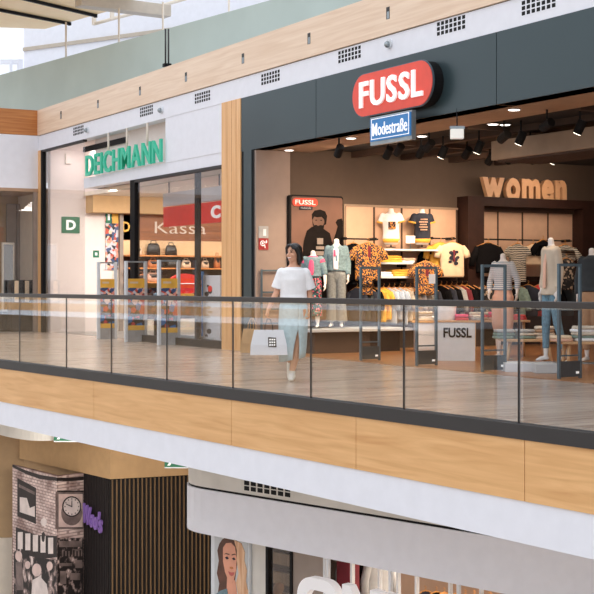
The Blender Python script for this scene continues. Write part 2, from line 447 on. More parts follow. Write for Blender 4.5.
# ------------------------------------------------------------------ facade bands
XL = onY(38.5, 200, YF).x; XR = 3.0
zWB, zWT, zFB, zPB = 4.91, 5.54, 4.53, 3.57
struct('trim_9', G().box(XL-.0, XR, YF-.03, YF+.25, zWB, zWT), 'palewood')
struct('trim_10', G().box(XL, XR, YF, YF+.25, zFB, zWB-.012), 'white')
struct('trim_11', G().box(XL, XR, YF+.02, YF+.25, zWB-.012, zWB), 'black')
# return wall on the left, in the plane X = XL
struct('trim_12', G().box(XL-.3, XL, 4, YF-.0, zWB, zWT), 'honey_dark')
struct('trim_13', G().box(XL-.3, XL-.01, 4, YF, 3.58, zWB-.005), 'white')
struct('ceiling_3', G().box(XL-8, XR, YF-.0, YF+3, zWT-.4, zWT-.02), 'white')
# sage parapet one floor up, set back and turned a little
pa = V2(at(-60, 40, 43.0)); gz = 7.13
g0 = V2(onz(0, 75, gz)); g1 = V2(onz(269, .5, gz)); gd = (g1-g0).normalized()
gA = g0-gd*8; gB = g1+gd*16; gn = Vector((-gd.y, gd.x))
struct('wall_parapet', G().prism([gA, gB, gB+gn*.2, gA+gn*.2], 5.0, gz), 'sage')
struct('floor_4', G().prism([gA, gB, gB+gn*30, gA+gn*30], 4.8, 5.0), 'slab_white')
# rear upper wall, window gap on the left, timber ceiling
wA = V2(at(24, 30, 47)); wB = V2(at(330, 30, 40)); wd = (wB-wA).normalized(); wn = Vector((-wd.y, wd.x))
struct('wall_upper', G().prism([wA, wB+wd*10, wB+wd*10+wn*.3, wA+wn*.3], 5.0, 12.5), 'white')
wg = G()
for (px, w) in ((20, .16), (11, .08), (-9, .08)):
    c = V2(at(px, 50, 46.6)); wg.box(c.x-w/2, c.x+w/2, c.y-w/2, c.y+w/2, 7.0, 8.95)
t0 = V2(at(-60, 30, 46.6)); t1 = V2(at(22, 30, 46.6)); td = (t1-t0).normalized(); tn = Vector((-td.y, td.x))
wg.prism([t0, t1, t1+tn*.12, t0+tn*.12], 8.8, 8.95)
struct('window_1', wg, 'white')
struct('trim_14', G().prism([wA-wn*.06, wB+wd*10-wn*.06, wB+wd*10, wA], 9.3, 9.42), 'roofbeam')
CZ = 9.0
cp = [V2(onz(-60, 20, CZ)), V2(onz(-60, 25.5, CZ)), V2(onz(45, 29, CZ)), V2(onz(118, 8.5, CZ)), V2(onz(160, -20, CZ)), V2(onz(60,-60,CZ)), V2(onz(-80,-60,CZ))]
struct('ceiling', G().prism(cp[1:], CZ, CZ+.2), 'ceilwood')
cp2 = [V2(onz(118, 8.5, CZ)), V2(onz(45,29,CZ)), V2(at(45,20,60)), V2(at(420,20,60)), V2(at(420,-60,40)), V2(onz(160,-20,CZ))]

def trk(p0, p1, label):
    a = onz(*p0, CZ); b = onz(*p1, CZ)
    mid = (a+b)/2; d = V2(b-a); L = d.length
    o = thing('ceiling_track', label, 'lighting track', (mid.x, mid.y, CZ-.09), math.atan2(d.y, d.x), 'black tracks under the timber ceiling')
    mk('rail', G().box(-L/2, L/2, -.04, .04, 0, .08), 'black', o)
    mk('end_cap', G().box(L/2, L/2+.05, -.05, .05, -.01, .085), 'black', o)
    return o
trk((-30, 2.5), (69, 22), 'long black track under the timber ceiling, nearer the bright window')
trk((20, -4), (95, 14), 'thin black track under the timber ceiling, beside the grey beam')
a = at(78, -4, 36); b = at(168, 17, 37.5); dd = V2(b-a); Lb = dd.length
bm_ = G().box(-Lb/2, Lb/2, -.2, .2, -.15, .17); c = (a+b)/2
o = solo('roof_beam', bm_, 'roofbeam', 'grey beam crossing beneath the timber ceiling, top left', 'beam', c, math.atan2(dd.y, dd.x), bev=.02)
for k, (px, y0, y1, d, lab) in enumerate(((66, 22, 58, 37, 'thin cream hanging rod under the long black track'), (119, 8, 46, 36, 'thin cream hanging rod left of the grey beam end'),
        (163, 2, 34, 35, 'thin cream hanging rod at the grey beam end, above the paired dark rods'), (229, -6, 14, 34, 'thin cream hanging rod furthest right on the upper level'))):
    p = at(px, y1, d); z1 = zat(y0, d)
    o = thing('hanging_rod', lab, 'rod', (p.x, p.y, p.z-.3), 0, 'hanging rods of the upper floor')
    mk('rod', G().tube([(0,0,0),(0,0,z1-p.z+.3)], .028, 8), 'cream', o, sm=True)
    mk('rod_foot', G().tube([(0,0,-.02),(0,0,.05)], .06, 10), 'cream', o)
for k, px in enumerate((165.5, 168.5)):
    p = at(px, 66, 29.0); q = zat(29, 29.0)
    o = thing('clamp_rod', ['left one of two dark slim rods standing before the sage parapet','right one of two dark slim rods standing before the sage parapet'][k], 'rod', p, 0, 'paired dark rods at the parapet joint')
    mk('rod', G().tube([(0,0,0),(0,0,q-p.z)], .02, 8), 'profile', o, sm=True)
    mk('rod_foot', G().box(-.05,.05,-.05,.05,-.02,.05), 'black', o)
# pipe run below the rear ceiling
pp = [at(94, 24, 40), at(112, 19, 40), at(150, 9, 40), at(230, -14, 40)]
o = thing('ceiling_pipe', 'cream pipe run with bracket below the upper ceiling, right of the timber panels', 'pipe', pp[0])
mk('pipe', G().tube([p-pp[0] for p in pp], .05, 8), 'cream', o, sm=True)
for p in (pp[0], pp[1]): mk('bracket', G().box(-.05,.05,-.05,.05,-.03,.45).move(p-pp[0]), 'cream', o)
# ------------------------------------------------------------------ fittings in the bands
vlist = [(78.5,130.5,'above the left glass pane of the shoe shop'),(146.5,111,'above the rods of the green lettering'),(202.5,97,'left of the wooden post top'),
         (270.5,77.5,'above the leftmost slate panel'),(349.5,54.5,'above the red pill sign'),(451,25.5,'right of the small round detector'),(538.5,4,'at the top right, cut by the frame')]
for px, py, where in vlist:
    p = onY(px, py, YF)
    o = thing('vent_grille', 'white band air grille with black slots, '+where, 'vent', (p.x, YF, p.z), 0, 'air grilles in the white band')
    g = G(); nc = 7
    for i in range(nc):
        for j in range(3):
            x = (i-(nc-1)/2)*.098; z = (j-1)*.068
            g.box(x-.033, x+.033, -.004, .0, z-.025, z+.025)
    mk('slot', g, 'black', o)
    mk('plate', G().box(-.37,.37,-.0015,.0,-.115,.115), 'white', o)
for px, py, where in [(61,115,'leftmost, beside the corner'),(98,104,'second from the left'),(140,91,'above the middle of the green lettering'),(186,77,'below the paired dark rods'),
        (243,58.5,'above the wooden post'),(309,38.5,'third from the right in the photo'),(388,13,'above the round detector and red sign')]:
    p = onY(px, py, YF-.03)
    o = thing('recessed_spotlight', 'slim vertical light slot in the pale wood band, '+where, 'light', (p.x, YF-.03, p.z), 0, 'light slots in the wood band')
    mk('recess', G().box(-.045,.045,-.003,.0,-.09,.09), 'profile', o)
    mk('lens', G().box(-.02,.04,-.006,-.003,-.085,.02), 'steel', o)
for px, py, where in [(88,130,'beside the leftmost air grille'),(162,110,'above the last green letter'),(390,44,'above the red pill sign, between two grilles')]:
    p = onY(px, py, YF)
    o = thing('smoke_detector', 'small white round detector on the white band, '+where, 'detector', (p.x, YF, p.z), 0, 'detectors on the white band')
    mk('base', G().plate(disc2(0,0,.07), -.03, 0), 'whitemetal', o, sm=False)
    mk('head', G().ell((0,-.05,-.01), (.04,.05,.05)), 'steel', o, sm=True)
# ------------------------------------------------------------------ slate portal of the fashion shop
X241 = onY(241.5, 200, YF).x; X258 = XS-.01
e = [X241, onY(316.5,100,YF).x, onY(497,60,YF).x, XR]
for k in range(3):
    struct('trim_%d' % (15+k), G().box(e[k]+.006, e[k+1]-.006, YF-.01, YF+.3, zPB, zFB), 'teal', bev=.004)
struct('trim_18', G().box(e[0], XR, YF+.0, YF+.25, zPB+.01, zFB-.005), 'black')
struct('trim_19', G().box(onY(244.2,200,YF).x, onY(252,200,YF).x, YF-.012, YF+.25, 0, zPB+.004), 'teal')
struct('trim_20', G().box(X241, X258, YF, YF+.24, 0, zPB), 'black')
X222 = onY(222.5,200,YF).x
struct('trim_21', G().box(X222, X241-.005, YF-.02, YF+.3, 0, zFB), 'postwood')
pg = G()
for px in (227, 231.5, 236): x = onY(px, 200, YF-.02).x; pg.box(x-.006, x+.006, YF-.022, YF-.02, 0, zFB)
struct('trim_22', pg, 'honey_dark')
# fashion shop shell
struct('wall_left', G().box(XS-.2, XS, YF+.25, YF+9, 0, 3.66), 'shopwall')
struct('wall_left_2', G().box(XS-.009, XS+.04, YF+.004, onX(289, 200, XS).y, 0, 3.56), 'wallbeige')
struct('wall_back', G().box(XS, 3, YF+9, YF+9.2, 0, 3.66), 'shopwall')
struct('ceiling_5', G().box(XS-.2, 3, YF+.25, YF+9.2, 3.62, 3.7), 'shopceil')
struct('ceiling_6', G().box(X258, 3, YF+.0, YF+1.15, zPB-.0, zPB+.05), 'soffit')
bg = G()
for y in (YF+2.0, YF+3.1, YF+4.2, YF+5.3): bg.box(XS, 0, y, y+.14, 3.52, 3.62)
for x in (-19,-16.5,-14,-11.5): bg.box(x, x+.1, YF+1.2, YF+8.9, 3.55, 3.62)
struct('ceiling_7', bg, 'beam')
c0 = at(491, 142, 21.0)
o = thing('suspended_duct', 'beige boxed duct under the dark shop ceiling, upper right of the red sign', 'duct', (c0.x, c0.y, 3.12), 0)
mk('casing', G().box(0, 7, 0, .9, 0, .3), 'duct', o, bev=.01)
sg = G()
for k in range(11): sg.box(.1, 6.9, .05+k*.08, .09+k*.08, -.03, 0)
mk('slat', sg, 'beam', o)
for x in (.4, 3.4, 6.4): mk('rod', G().tube([(x,.45,.3),(x,.45,.48)], .012, 6), 'black', o)
# emergency light
p = at(457, 133.5, 18.6)
o = thing('emergency_light', 'white box luminaire hanging from the shop ceiling right of the blue sign', 'light', p, RZC)
mk('box', G().box(-.09,.09,-.05,.05,-.075,.06), 'exitlamp', o, bev=.008)
mk('bracket', G().box(-.1,.1,-.04,.04,.06,.1), 'steel', o)
mk('rod', G().tube([(0,0,.1),(0,0,3.62-p.z)], .01, 6), 'black', o)
# track spots: position from the ceiling height
sp_t = [(339,151,'far left of the shop ceiling'),(388,153,'behind the bottom of the blue sign'),(399,150,'second from the left cluster, below the blue sign'),(421,152,'fourth from the left on the shop ceiling'),
  (429,146,'just right of the blue sign'),(443,152,'left of the white luminaire, low'),(467,153,'below the white luminaire'),(479,147,'above the first letter of the wooden word'),
  (504,137,'under the left end of the beige duct'),(521,138,'in front of the beige duct, second'),(547,125,'in front of the beige duct, upper middle'),(580,127,'at the right edge before the beige duct'),
  (490,159,'low above the wooden letters, left'),(510,158,'low above the wooden letters, middle'),(534,158,'low above the wooden letters, right of middle'),(554,158,'low above the last wooden letter')]
targets = []
for k, (px, py, where) in enumerate(sp_t):
    z = 3.36; d = min(dz(py, z), 25.2); p = at(px, py, d); p.z = z
    o = thing('track_spotlight', 'black cylinder spotlight on the shop ceiling, '+where, 'spotlight', (p.x, p.y, z), 0, 'black ceiling spotlights')
    tgt = Vector((XS+.2, p.y+.3, 1.3)) if k % 2 == 0 or p.x < -18 else Vector((p.x-1.2, p.y-.6, .6))
    ax = (tgt-Vector((p.x,p.y,z))).normalized(); v0 = Vector((0,0,0))
    mk('housing', G().tube([v0-ax*.1, v0+ax*.1], .065, 14), 'black', o)
    mk('lens', G().tube([v0+ax*.1, v0+ax*.106], .055, 14), 'spotlamp', o)
    mk('stem', G().tube([v0-ax*.05, (0,0,.1), (0,0,3.62-z)], .014, 6), 'black', o)
    l = light('SPOT', 'lamp', (p.x+ax.x*.13, p.y+ax.y*.13, z+ax.z*.13), 110, (1,.74,.5), target=tgt, angle=1.15, blend=.7)
for px, py, where in [(289,150,'nearest the slate side frame'),(351,138,'left of the blue sign'),(422,136,'right of the blue sign, small'),(514,109.5,'under the front soffit, right'),(592,108.5,'at the right picture edge'),(493,124,'between luminaire and duct, left one'),(505,124.5,'between luminaire and duct, right one')]:
    z = zPB-.004 if py in (150,138,109.5) else 3.6
    p = at(px, py, dz(py, z))
    if z < 3.59 and not (YF+.1 < p.y < YF+1.1): p.y = YF+.55
    o = thing('ceiling_downlight', 'round white recessed downlight, '+where, 'downlight', (p.x, p.y, z), 0, 'round recessed downlights')
    mk('lens', G().stack([(-.012,.075,.075),(-.004,.075,.075)], 20), 'disc', o)
    mk('ring', G().stack([(-.008,.095,.095),(0,.095,.095)], 20), 'whitemetal', o)
# ------------------------------------------------------------------ shoe shop shell
X42 = onY(42.3,200,YF).x; X83 = onY(83,200,YF).x; X130 = onY(130,200,YF).x; X134 = onY(134.5,200,YF).x
struct('trim_23', G().box(XL-.02, onY(41,200,YF).x, YF-.01, YF+.12, 0, zFB), 'postwood')
struct('trim_24', G().box(onY(41,200,YF).x, onY(42.4,200,YF).x, YF-.005, YF+.1, 0, zFB), 'black')
struct('trim_25', G().box(X42, X83, YF, YF+.1, zFB-.05, zFB), 'profile')
struct('wall_lintel', G().box(X83, X222, YF+.02, YF+.35, 3.4, 3.63), 'white')
struct('wall_lintel_2', G().box(onY(165,140,YF).x, X222, YF+.01, YF+.35, 3.63, zFB), 'white')
struct('wall_lintel_3', G().box(X83, onY(165,140,YF).x, YF+.3, YF+.4, 3.4, zFB), 'pinkwhite')
struct('ceiling_8', G().box(X83, X222, YF+.35, YF+.9, 3.4, 3.45), 'cream')
struct('trim_26', G().box(onY(83,141,YF+.25).x, onY(125,141,YF+.25).x, YF+.25, YF+.3, 4.3, 4.42), 'black')
struct('trim_27', G().box(X130, X134, YF, YF+.12, 0, 3.4), 'black')
struct('trim_28', G().box(onY(194.3,200,YF+.05).x, onY(199.5,200,YF+.05).x, YF+.055, YF+.085, 0, 3.4), 'black')
struct('trim_29', G().box(X134, X222, YF, YF+.1, 3.34, 3.4), 'profile')
struct('trim_30', G().box(X134, X222, YF, YF+.12, 0, .14), 'profile')
def pane(n, x0, x1, z0, z1, y=YF+.04):
    struct('window_%d' % n, G().box(x0, x1, y, y+.012, z0, z1), 'shopglass')
pane(2, X42, X83, .02, zFB-.05); pane(3, X134, onY(164,200,YF).x, .14, 3.34); pane(4, onY(164.4,200,YF).x, X222, .14, 3.34)
struct('wall_inner', G().box(XD-.2, XD, YF+.13, 12.9, 0, zFB), 'pinkwhite')
struct('wall_inner_2', G().box(XD-.2, XD, 12.9, YF+8, 0, 3.45), 'cream')
struct('wall_inner_3', G().box(XD, -22, YF+8, YF+8.2, 0, 3.45), 'cream')
struct('wall_inner_4', G().box(X222+.05, X241, YF+.3, YF+8, 0, 3.6), 'cream')
struct('ceiling_9', G().box(XD, X241, YF+1.0, YF+8, 3.4, 3.5), 'cream')
struct('wall_inner_9', G().box(XD, X241, YF+1.0, YF+1.05, 3.5, 4.6), 'pinkwhite')
struct('ceiling_10', G().box(XD, X241, YF+.27, YF+1.05, 4.53, 4.58), 'pinkwhite')
struct('wall_inner_5', G().box(XD, XD+.5, 12.2, 15.0, 2.98, 3.4), 'lowbeige')
# left-hand neighbour behind the return wall
struct('floor_5', G().box(XL-6, XL, 4, YF+.3, -.0, .004), 'darkfloor')
pgl = G().box(XL-.08, XL-.07, 4, YF-.05, .05, 3.58); struct('window_5', pgl, 'shopglass')
struct('trim_31', G().box(XL-.1, XL-.02, YF-.12, YF-.02, 0, 3.58), 'curtain')
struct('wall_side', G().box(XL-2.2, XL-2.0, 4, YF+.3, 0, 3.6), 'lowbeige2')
struct('wall_side_2', G().box(XL-2.2, XL, YF+.13, YF+.3, 0, 3.6), 'cream')
struct('ceiling_11', G().box(XL-2.2, XL, 4, YF+.3, 3.5, 3.58), 'soffit')
# gallery on the opposite side of the atrium
YO = -27.0
struct('floor_6', G().box(-150, -45, YO-6, YO, -.9, 0), 'slab_white')
struct('trim_32', G().box(-150, -45, YO, YO+.06, -.57, -.07), 'honey')
struct('trim_33', G().box(-150, -45, YO, YO+.04, -.92, -.57), 'slab_white')
struct('wall_front', G().box(-150, 60, YO-6.2, YO-6, 0, 5.5), 'cream')
og = G()
for x in range(-146, 56, 8): og.box(x, x+5.2, YO-6, YO-5.97, 0, 3.2)
struct('wall_front_2', og, 'lowbeige2')
struct('wall_front_3', G().box(-150, 60, YO-.6, YO-.2, 4.5, 5.5), 'white')
struct('wall_front_4', G().box(-150, -45, YO-4.2, YO-4, -5.5, -.9), 'lowbeige2')
struct('wall_front_5', G().box(-45, 60, YO-6.2, YO-6, -5.5, 0), 'beam')
# ================================================================== figures
def lerp(a, b, t): return tuple(a[i]+(b[i]-a[i])*t for i in range(3))
def limb(g, a, b, c, r, n=12, ext=None):
    """a-b-c joints; r = radii at a, mid, b, mid, c"""
    pts = [a, lerp(a,b,.5), lerp(a,b,.93), lerp(b,c,.08), lerp(b,c,.4), c]
    g.tube(pts, [r[0], r[1], r[2], r[2], r[3], r[4]], n)
    g.ell(a, (r[0],)*3, 10, 7); g.ell(b, (r[2]*.99,)*3, 10, 7); g.ell(c, (r[4],)*3, 10, 7)
def hand(g, w, d, side, fwd, k=1.0, curl=.5):
    """w wrist, d direction of the palm, side the thumb side, fwd the curling direction"""
    w, d, side, fwd = Vector(w), Vector(d).normalized(), Vector(side).normalized(), Vector(fwd).normalized()
    side = (side-d*side.dot(d)).normalized(); fwd = d.cross(side)*(1 if d.cross(side).dot(fwd) > 0 else -1)
    g.tube([w-d*.01, w+d*.03*k, w+d*.085*k], [.024*k, .036*k, .038*k], 10, .5, up=tuple(fwd))
    for i, L in enumerate((.068, .076, .07, .054)):
        b = w+d*.078*k+side*(.028-.0185*i)*k
        m1 = b+(d*math.cos(curl)+fwd*math.sin(curl))*L*.5*k
        m2 = m1+(d*math.cos(curl*2.1)+fwd*math.sin(curl*2.1))*L*.5*k
        g.tube([b-d*.02, b, m1, m2], [.0105*k,.0105*k,.0095*k,.0075*k], 7)
        g.ell(m2, (.0078*k,)*3, 7, 5)
    t0 = w+d*.025*k+side*.03*k; t1 = t0+(d*.6+side*.6+fwd*.3).normalized()*.035*k; t2 = t1+(d*.85+side*.15+fwd*.4).normalized()*.03*k
    g.tube([t0-side*.015, t0, t1, t2], [.014*k,.014*k,.012*k,.009*k], 7); g.ell(t2, (.009*k,)*3, 7, 5)
BASE = dict(shl=(-.165,0,1.36), ell=(-.215,.03,1.1), wrl=(-.225,-.03,.87), shr=(.165,0,1.36), elr=(.215,.03,1.1), wrr=(.225,-.03,.87),
            hpl=(-.085,0,.88), knl=(-.09,-.02,.48), anl=(-.09,.02,.09), hpr=(.085,0,.88), knr=(.09,-.02,.48), anr=(.09,.02,.09),
            ftl=(-.15,-1,0), ftr=(.15,-1,0))
TORSO = [(.80,.135,.09,0,.01),(.86,.165,.108,0,.012),(.93,.168,.112,0,.012),(1.0,.145,.1,0,.005),(1.07,.125,.088,0,0),(1.16,.135,.095,0,-.005),(1.25,.155,.105,0,-.008),
         (1.33,.165,.095,0,.0),(1.38,.14,.08,0,.005),(1.415,.08,.06,0,.01),(1.44,.052,.052,0,.008),(1.5,.05,.05,0,-.005)]
def body_g(J, head=True, yaw=0.0, k=1.0, barefoot=True, hands=True, hk=1.0):
    g = G(); g.stack(TORSO, 20)
    g.ell((0,-.005,1.5), (.05,.05,.03), 12, 7)
    for s, e, w in (('shl','ell','wrl'),('shr','elr','wrr')):
        limb(g, J[s], J[e], J[w], (.052,.046,.037,.036,.026))
        if hands:
            d = Vector(J[w])-Vector(J[e]); d = Vector((d.x*.3, d.y, d.z))
            if w == 'wrl' and 'hdl' in J: d = Vector(J['hdl'])
            hand(g, J[w], d, (0,-1,.1), (-J[w][0],0,0), hk, J.get('curl', .35))
    for h, kn, an, ft in (('hpl','knl','anl','ftl'),('hpr','knr','anr','ftr')):
        limb(g, J[h], J[kn], J[an], (.088,.078,.056,.058,.036), 14)
        f = Vector(J[ft]).normalized(); a = Vector(J[an])
        dn = Vector(J.get(ft+'n', (0,0,-1)))
        g.tube([a-f*.05+dn*.05, a+dn*.045+f*.02, a+dn*.055+f*.1, a+dn*.07+f*.165], [.03,.036,.034,.02], 10, .8, up=(0,0,1))
        g.ell(a+dn*.07+f*.165, (.02,.02,.014), 8, 6)
    if head:
        R = Matrix.Rotation(yaw, 3, 'Z'); c = Vector((0,-.012,1.585))
        def hp(p): return tuple(c+R @ Vector(p))
        g.tube([(0,.005,1.43),(0,-.004,1.52)], [.05,.047], 12)
        g.ell(hp((0,.008,.03)), (.072,.092,.085), 18, 12, R)
        g.ell(hp((0,-.02,-.035)), (.06,.068,.078), 18, 12, R)
        g.ell(hp((0,-.052,-.088)), (.03,.03,.025), 12, 8, R)           # chin
        for s in (-1,1):
            g.ell(hp((s*.038,-.058,-.03)), (.026,.026,.024), 10, 7, R)   # cheek
            g.ell(hp((s*.074,.012,-.012)), (.012,.02,.03), 10, 7, R)     # ear
        g.tube([hp((0,-.083,.018)), hp((0,-.098,-.012)), hp((0,-.105,-.03))], [.01,.013,.016], 8)
        g.ell(hp((0,-.1,-.032)), (.019,.012,.011), 8, 6, R)
        g.ell(hp((0,-.083,-.062)), (.024,.012,.01), 10, 6, R)            # lips mound
    return g
def top_g(J, hem=.98, wide=1.12, slv=.6, rs=(.085,.08,.078), neck=1.425, hemr=(.185,.13), depth=1.15):
    g = G()
    rows = [(hem-.01, hemr[0]*.97, hemr[1]*.97, 0, 0), (hem, hemr[0], hemr[1], 0, 0)]
    for z, rx, ry, cx, cy in TORSO:
        if z > hem+.03 and z <= 1.39: rows.append((z, max(rx*wide, hemr[0]*(.94 if z<1.3 else .8)), max(ry*depth, hemr[1]*.85), cx, cy))
    rows += [(1.405, .105, .078, 0, .008), (neck, .074, .066, 0, .008)]
    g.stack(rows, 24)
    for s, e, w in (('shl','ell','wrl'),('shr','elr','wrr')):
        a, b, c = J[s], J[e], J[w]
        if slv <= 1: a = (a[0]*.97, a[1], a[2]-.008); g.tube([lerp(a,b,-.05), lerp(a,b,slv*.4), lerp(a,b,slv)], [rs[0]*.8, rs[1]*.88, rs[2]], 14); g.ell(a, (rs[0]*.8,)*3, 10, 8)
        else:
            a = (a[0]*.97, a[1], a[2]-.008); g.tube([lerp(a,b,-.05), lerp(a,b,.5), lerp(a,b,.95), lerp(b,c,.1), lerp(b,c,slv-1)], [rs[0]*.78, rs[1]*.76, rs[2]*.72, rs[2]*.72, rs[2]*.62], 14)
            g.ell(a, (rs[0]*.78,)*3, 10, 8); g.ell(b, (rs[2]*.71,)*3, 10, 8)
    return g
def trousers_g(J, r=(.11,.098,.085,.085,.085), waist=1.03, end=.97):
    g = G()
    g.stack([(.78,.12,.09,0,.01),(.84,.168,.115,0,.012),(.93,.178,.122,0,.012),(waist,.15,.108,0,.005)], 20)
    for h, kn, an in (('hpl','knl','anl'),('hpr','knr','anr')):
        a, b, c = J[h], J[kn], lerp(J[kn], J[an], end)
        g.tube([lerp(a,b,-.08), lerp(a,b,.4), lerp(a,b,.95), lerp(b,c,.06), lerp(b,c,.5), c], [r[0], r[1], r[2], r[2], r[3], r[4]], 14); g.ell(b, (r[2]*.98,)*3, 10, 8)
    return g
# ------------------------------------------------------------------ the shopper
WP = onz(293.5, 380.3, 0)
wo = thing('person', 'woman in white t-shirt and long pale blue skirt walking with paper shopping bags', 'person', (WP.x, WP.y, 0), RZC)
J = dict(BASE)
J.update(shl=(-.152,0,1.35), shr=(.152,0,1.35), ell=(-.205,.03,1.11), wrl=(-.312,-.09,.885), hdl=(-.3,-.12,-1), elr=(.203,.05,1.1), wrr=(.2,.0,.87), knr=(.06,-.05,.49), anr=(-.02,-.03,.105), hpr=(.08,-.01,.88),
         knl=(-.06,-.02,.47), anl=(-.04,.27,.20), ftr=(-.05,-1,0), ftl=(0,-.55,-.8), ftln=(0,-.75,-.55), curl=.75)
fuse('body', body_g(J, True, math.radians(-38)), 'skin', wo, .0065, 3)
fuse('t_shirt', top_g(J, .975, 1.1, .84, (.078,.082,.086), 1.412, (.178,.135)), 'tee', wo, .008, 4)
# skirt with an open front slit: a thickened shell
def skirt():
    rows = [(1.06,.138,.104,.0),(1.0,.158,.117,.0),(.92,.178,.13,.0),(.8,.183,.136,0),(.68,.183,.14,0),(.645,.182,.15,.002),(.62,.181,.152,.05),(.55,.18,.156,.2),(.45,.178,.16,.36),(.35,.172,.162,.46),(.26,.165,.162,.52)]
    n = 56; vs = []; fs = []; a0 = math.radians(-68)
    for z, rx, ry, gp in rows:
        sh = -.02*max(0, (.9-z)/.64)
        for i in range(n+1):
            a = a0+gp*.35+(2*PI-gp)*i/n
            w = 1+.018*math.sin(a*7+z*3)*(1 if z < .9 else 0)
            vs.append((rx*w*math.cos(a)+sh, ry*w*math.sin(a)+.012-.02*max(0,(.8-z)), z+ (.03*math.cos(a) if z < .3 else 0)))
    for k in range(len(rows)-1):
        for i in range(n): fs.append((k*(n+1)+i, k*(n+1)+i+1, (k+1)*(n+1)+i+1, (k+1)*(n+1)+i))
    me = bpy.data.meshes.new('skirt'); me.from_pydata(vs, [], fs); me.update()
    o = mk('skirt', me, 'paleblue', wo, sm=True); s = o.modifiers.new('Solidify','SOLIDIFY'); s.thickness = .006; s.offset = 1
    return o
sk = skirt()
gw = G(); gw.stack([(1.035,.152,.115,0,.008),(1.065,.146,.11,0,.008)], 28)
mk('waistband', gw, 'paleblue', sk, sm=True)
# hair: chin-length bob
hg = G(); R_ = Matrix.Rotation(math.radians(-38), 3, 'Z'); hc = Vector((0,-.012,1.585))
def hp(p): return tuple(hc+R_ @ Vector(p))
hg.ell(hp((0,.03,.045)), (.092,.094,.083), 18, 12, R_)
hg.ell(hp((0,.055,-.03)), (.09,.07,.1), 16, 10, R_)
for s in (-1,1):
    hg.tube([hp((s*.02,-.06,.098)), hp((s*.066,-.035,.06)), hp((s*.084,.0,.0)), hp((s*.086,.02,-.08)), hp((s*.07,.035,-.135))], [.022,.03,.03,.034,.016], 10)
hg.tube([hp((-.01,-.05,.105)), hp((.035,-.082,.085)), hp((.06,-.075,.045))], [.018,.017,.012], 8)
hg.tube([hp((.0,-.05,.105)), hp((-.035,-.08,.085)), hp((-.06,-.072,.045))], [.018,.016,.01], 8)
hg.tube([hp((0,.06,.0)), hp((.02,.09,-.08)), hp((.02,.075,-.15))], [.06,.06,.02], 12)
fuse('hair', hg, 'hair', wo, .0065, 4)
M['lip'] = plain('lip_red', (196,96,90), .4); M['teeth'] = plain('teeth', (240,236,230), .3)
for s in (-1,1):
    mk('eye', G().ell(hp((s*.03,-.081,.012)), (.013,.007,.007), 10, 7, R_), 'black', wo, sm=True)
    mk('eyebrow', G().tube([hp((s*.016,-.088,.03)), hp((s*.034,-.086,.036)), hp((s*.05,-.074,.03))], [.003,.0035,.002], 6), 'hair', wo, sm=True)
mk('smile', G().tube([hp((-.026,-.084,-.056)), hp((0,-.096,-.064)), hp((.026,-.084,-.056))], [.003,.0065,.003], 8), 'teeth', wo, sm=True)
mk('lower_lip', G().tube([hp((-.025,-.084,-.06)), hp((0,-.095,-.071)), hp((.025,-.084,-.06))], [.003,.005,.003], 8), 'lip', wo, sm=True)
mk('earring', G().ell(hp((.08,.008,-.05)), (.006,.006,.014), 8, 6), 'steel', wo, sm=True)
def shoe(a, f, dn):
    a, f, dn = Vector(a), Vector(f).normalized(), Vector(dn).normalized(); g = G()
    g.tube([a-f*.055+dn*.06, a+f*.0+dn*.05, a+f*.07+dn*.055, a+f*.15+dn*.072, a+f*.2+dn*.078], [.038,.048,.046,.04,.022], 12, .85, up=(0,0,1))
    g.ell(a+f*.195+dn*.078, (.034,.034,.024), 10, 7); g.tube([a+dn*.06, a-dn*.02], [.047,.043], 12); g.ell(a-f*.06+dn*.066, (.036,.036,.036), 10, 7)
    return g
for an, f, dn in ((J['anr'], J['ftr'], (0,0,-1)), (J['anl'], J['ftl'], J['ftln'])):
    s_ = fuse('sneaker', shoe(an, f, dn), 'sneaker', wo, .007, 3)
    a, f, dn = Vector(an), Vector(f).normalized(), Vector(dn).normalized()
    g = G(); 
    for q in range(4): 
        c = a+f*(.06+.028*q)+dn*(.012+.012*q); g.tube([c-Vector((.026,0,0)), c+f*.008-dn*.004, c+Vector((.026,0,0))], [.004]*3, 6)
    mk('laces', g, 'tee', s_, sm=True)
# shopping bags: hang from the right hand (left in the photo)
hx, hy, hz = -.352, -.115, .775
def loc_w(x, y, z=0): 
    v = Matrix.Rotation(RZC, 3, 'Z') @ Vector((x,y,z)); return (WP.x+v.x, WP.y+v.y, v.z)
def paper_bag(label, m, w, h, d, loc, rz, logo=False, top=None):
    o = thing('paper_bag', label, 'shopping bag', loc, rz)
    wt = top or w*.9; g = G()
    ring = lambda ww, dd, z: [(-ww/2,-dd/2,z),(ww/2,-dd/2,z),(ww/2,dd/2,z),(0,dd/2*.55,z),(-ww/2,dd/2,z)]
    g.loft([ring(w,d,0), ring(w*.97,d*.9,h*.4), ring(wt,d*.35,h)])
    mk('body', g, m, o, bev=.003)
    for y in (-d*.16, d*.16):
        mk('handle', G().tube([(-.05,y,h-.03),(-.045,y*.8,h+.06),(-.015,y*.2,h+.135),(.015,y*.2,h+.135),(.045,y*.8,h+.06),(.05,y,h-.03)], .0055, 6), 'charcoal' if logo else m, o, sm=True)
    return o
p = loc_w(-.305, -.17, .325)
wb = paper_bag('white paper shopping bag with black square emblem in the woman\'s hand', 'bagwhite', .46, .31, .13, p, RZC+.03, True, .36)
pg = G().plate([(-.005,.105),(.095,.1),(.09,.215),(-.008,.22)], -.0625, -.058); pg.v = [(x, y+(z-.1)*.16-.004, z) for x,y,z in pg.v]
sq = mk('emblem', pg, 'black', wb)
lg = G()
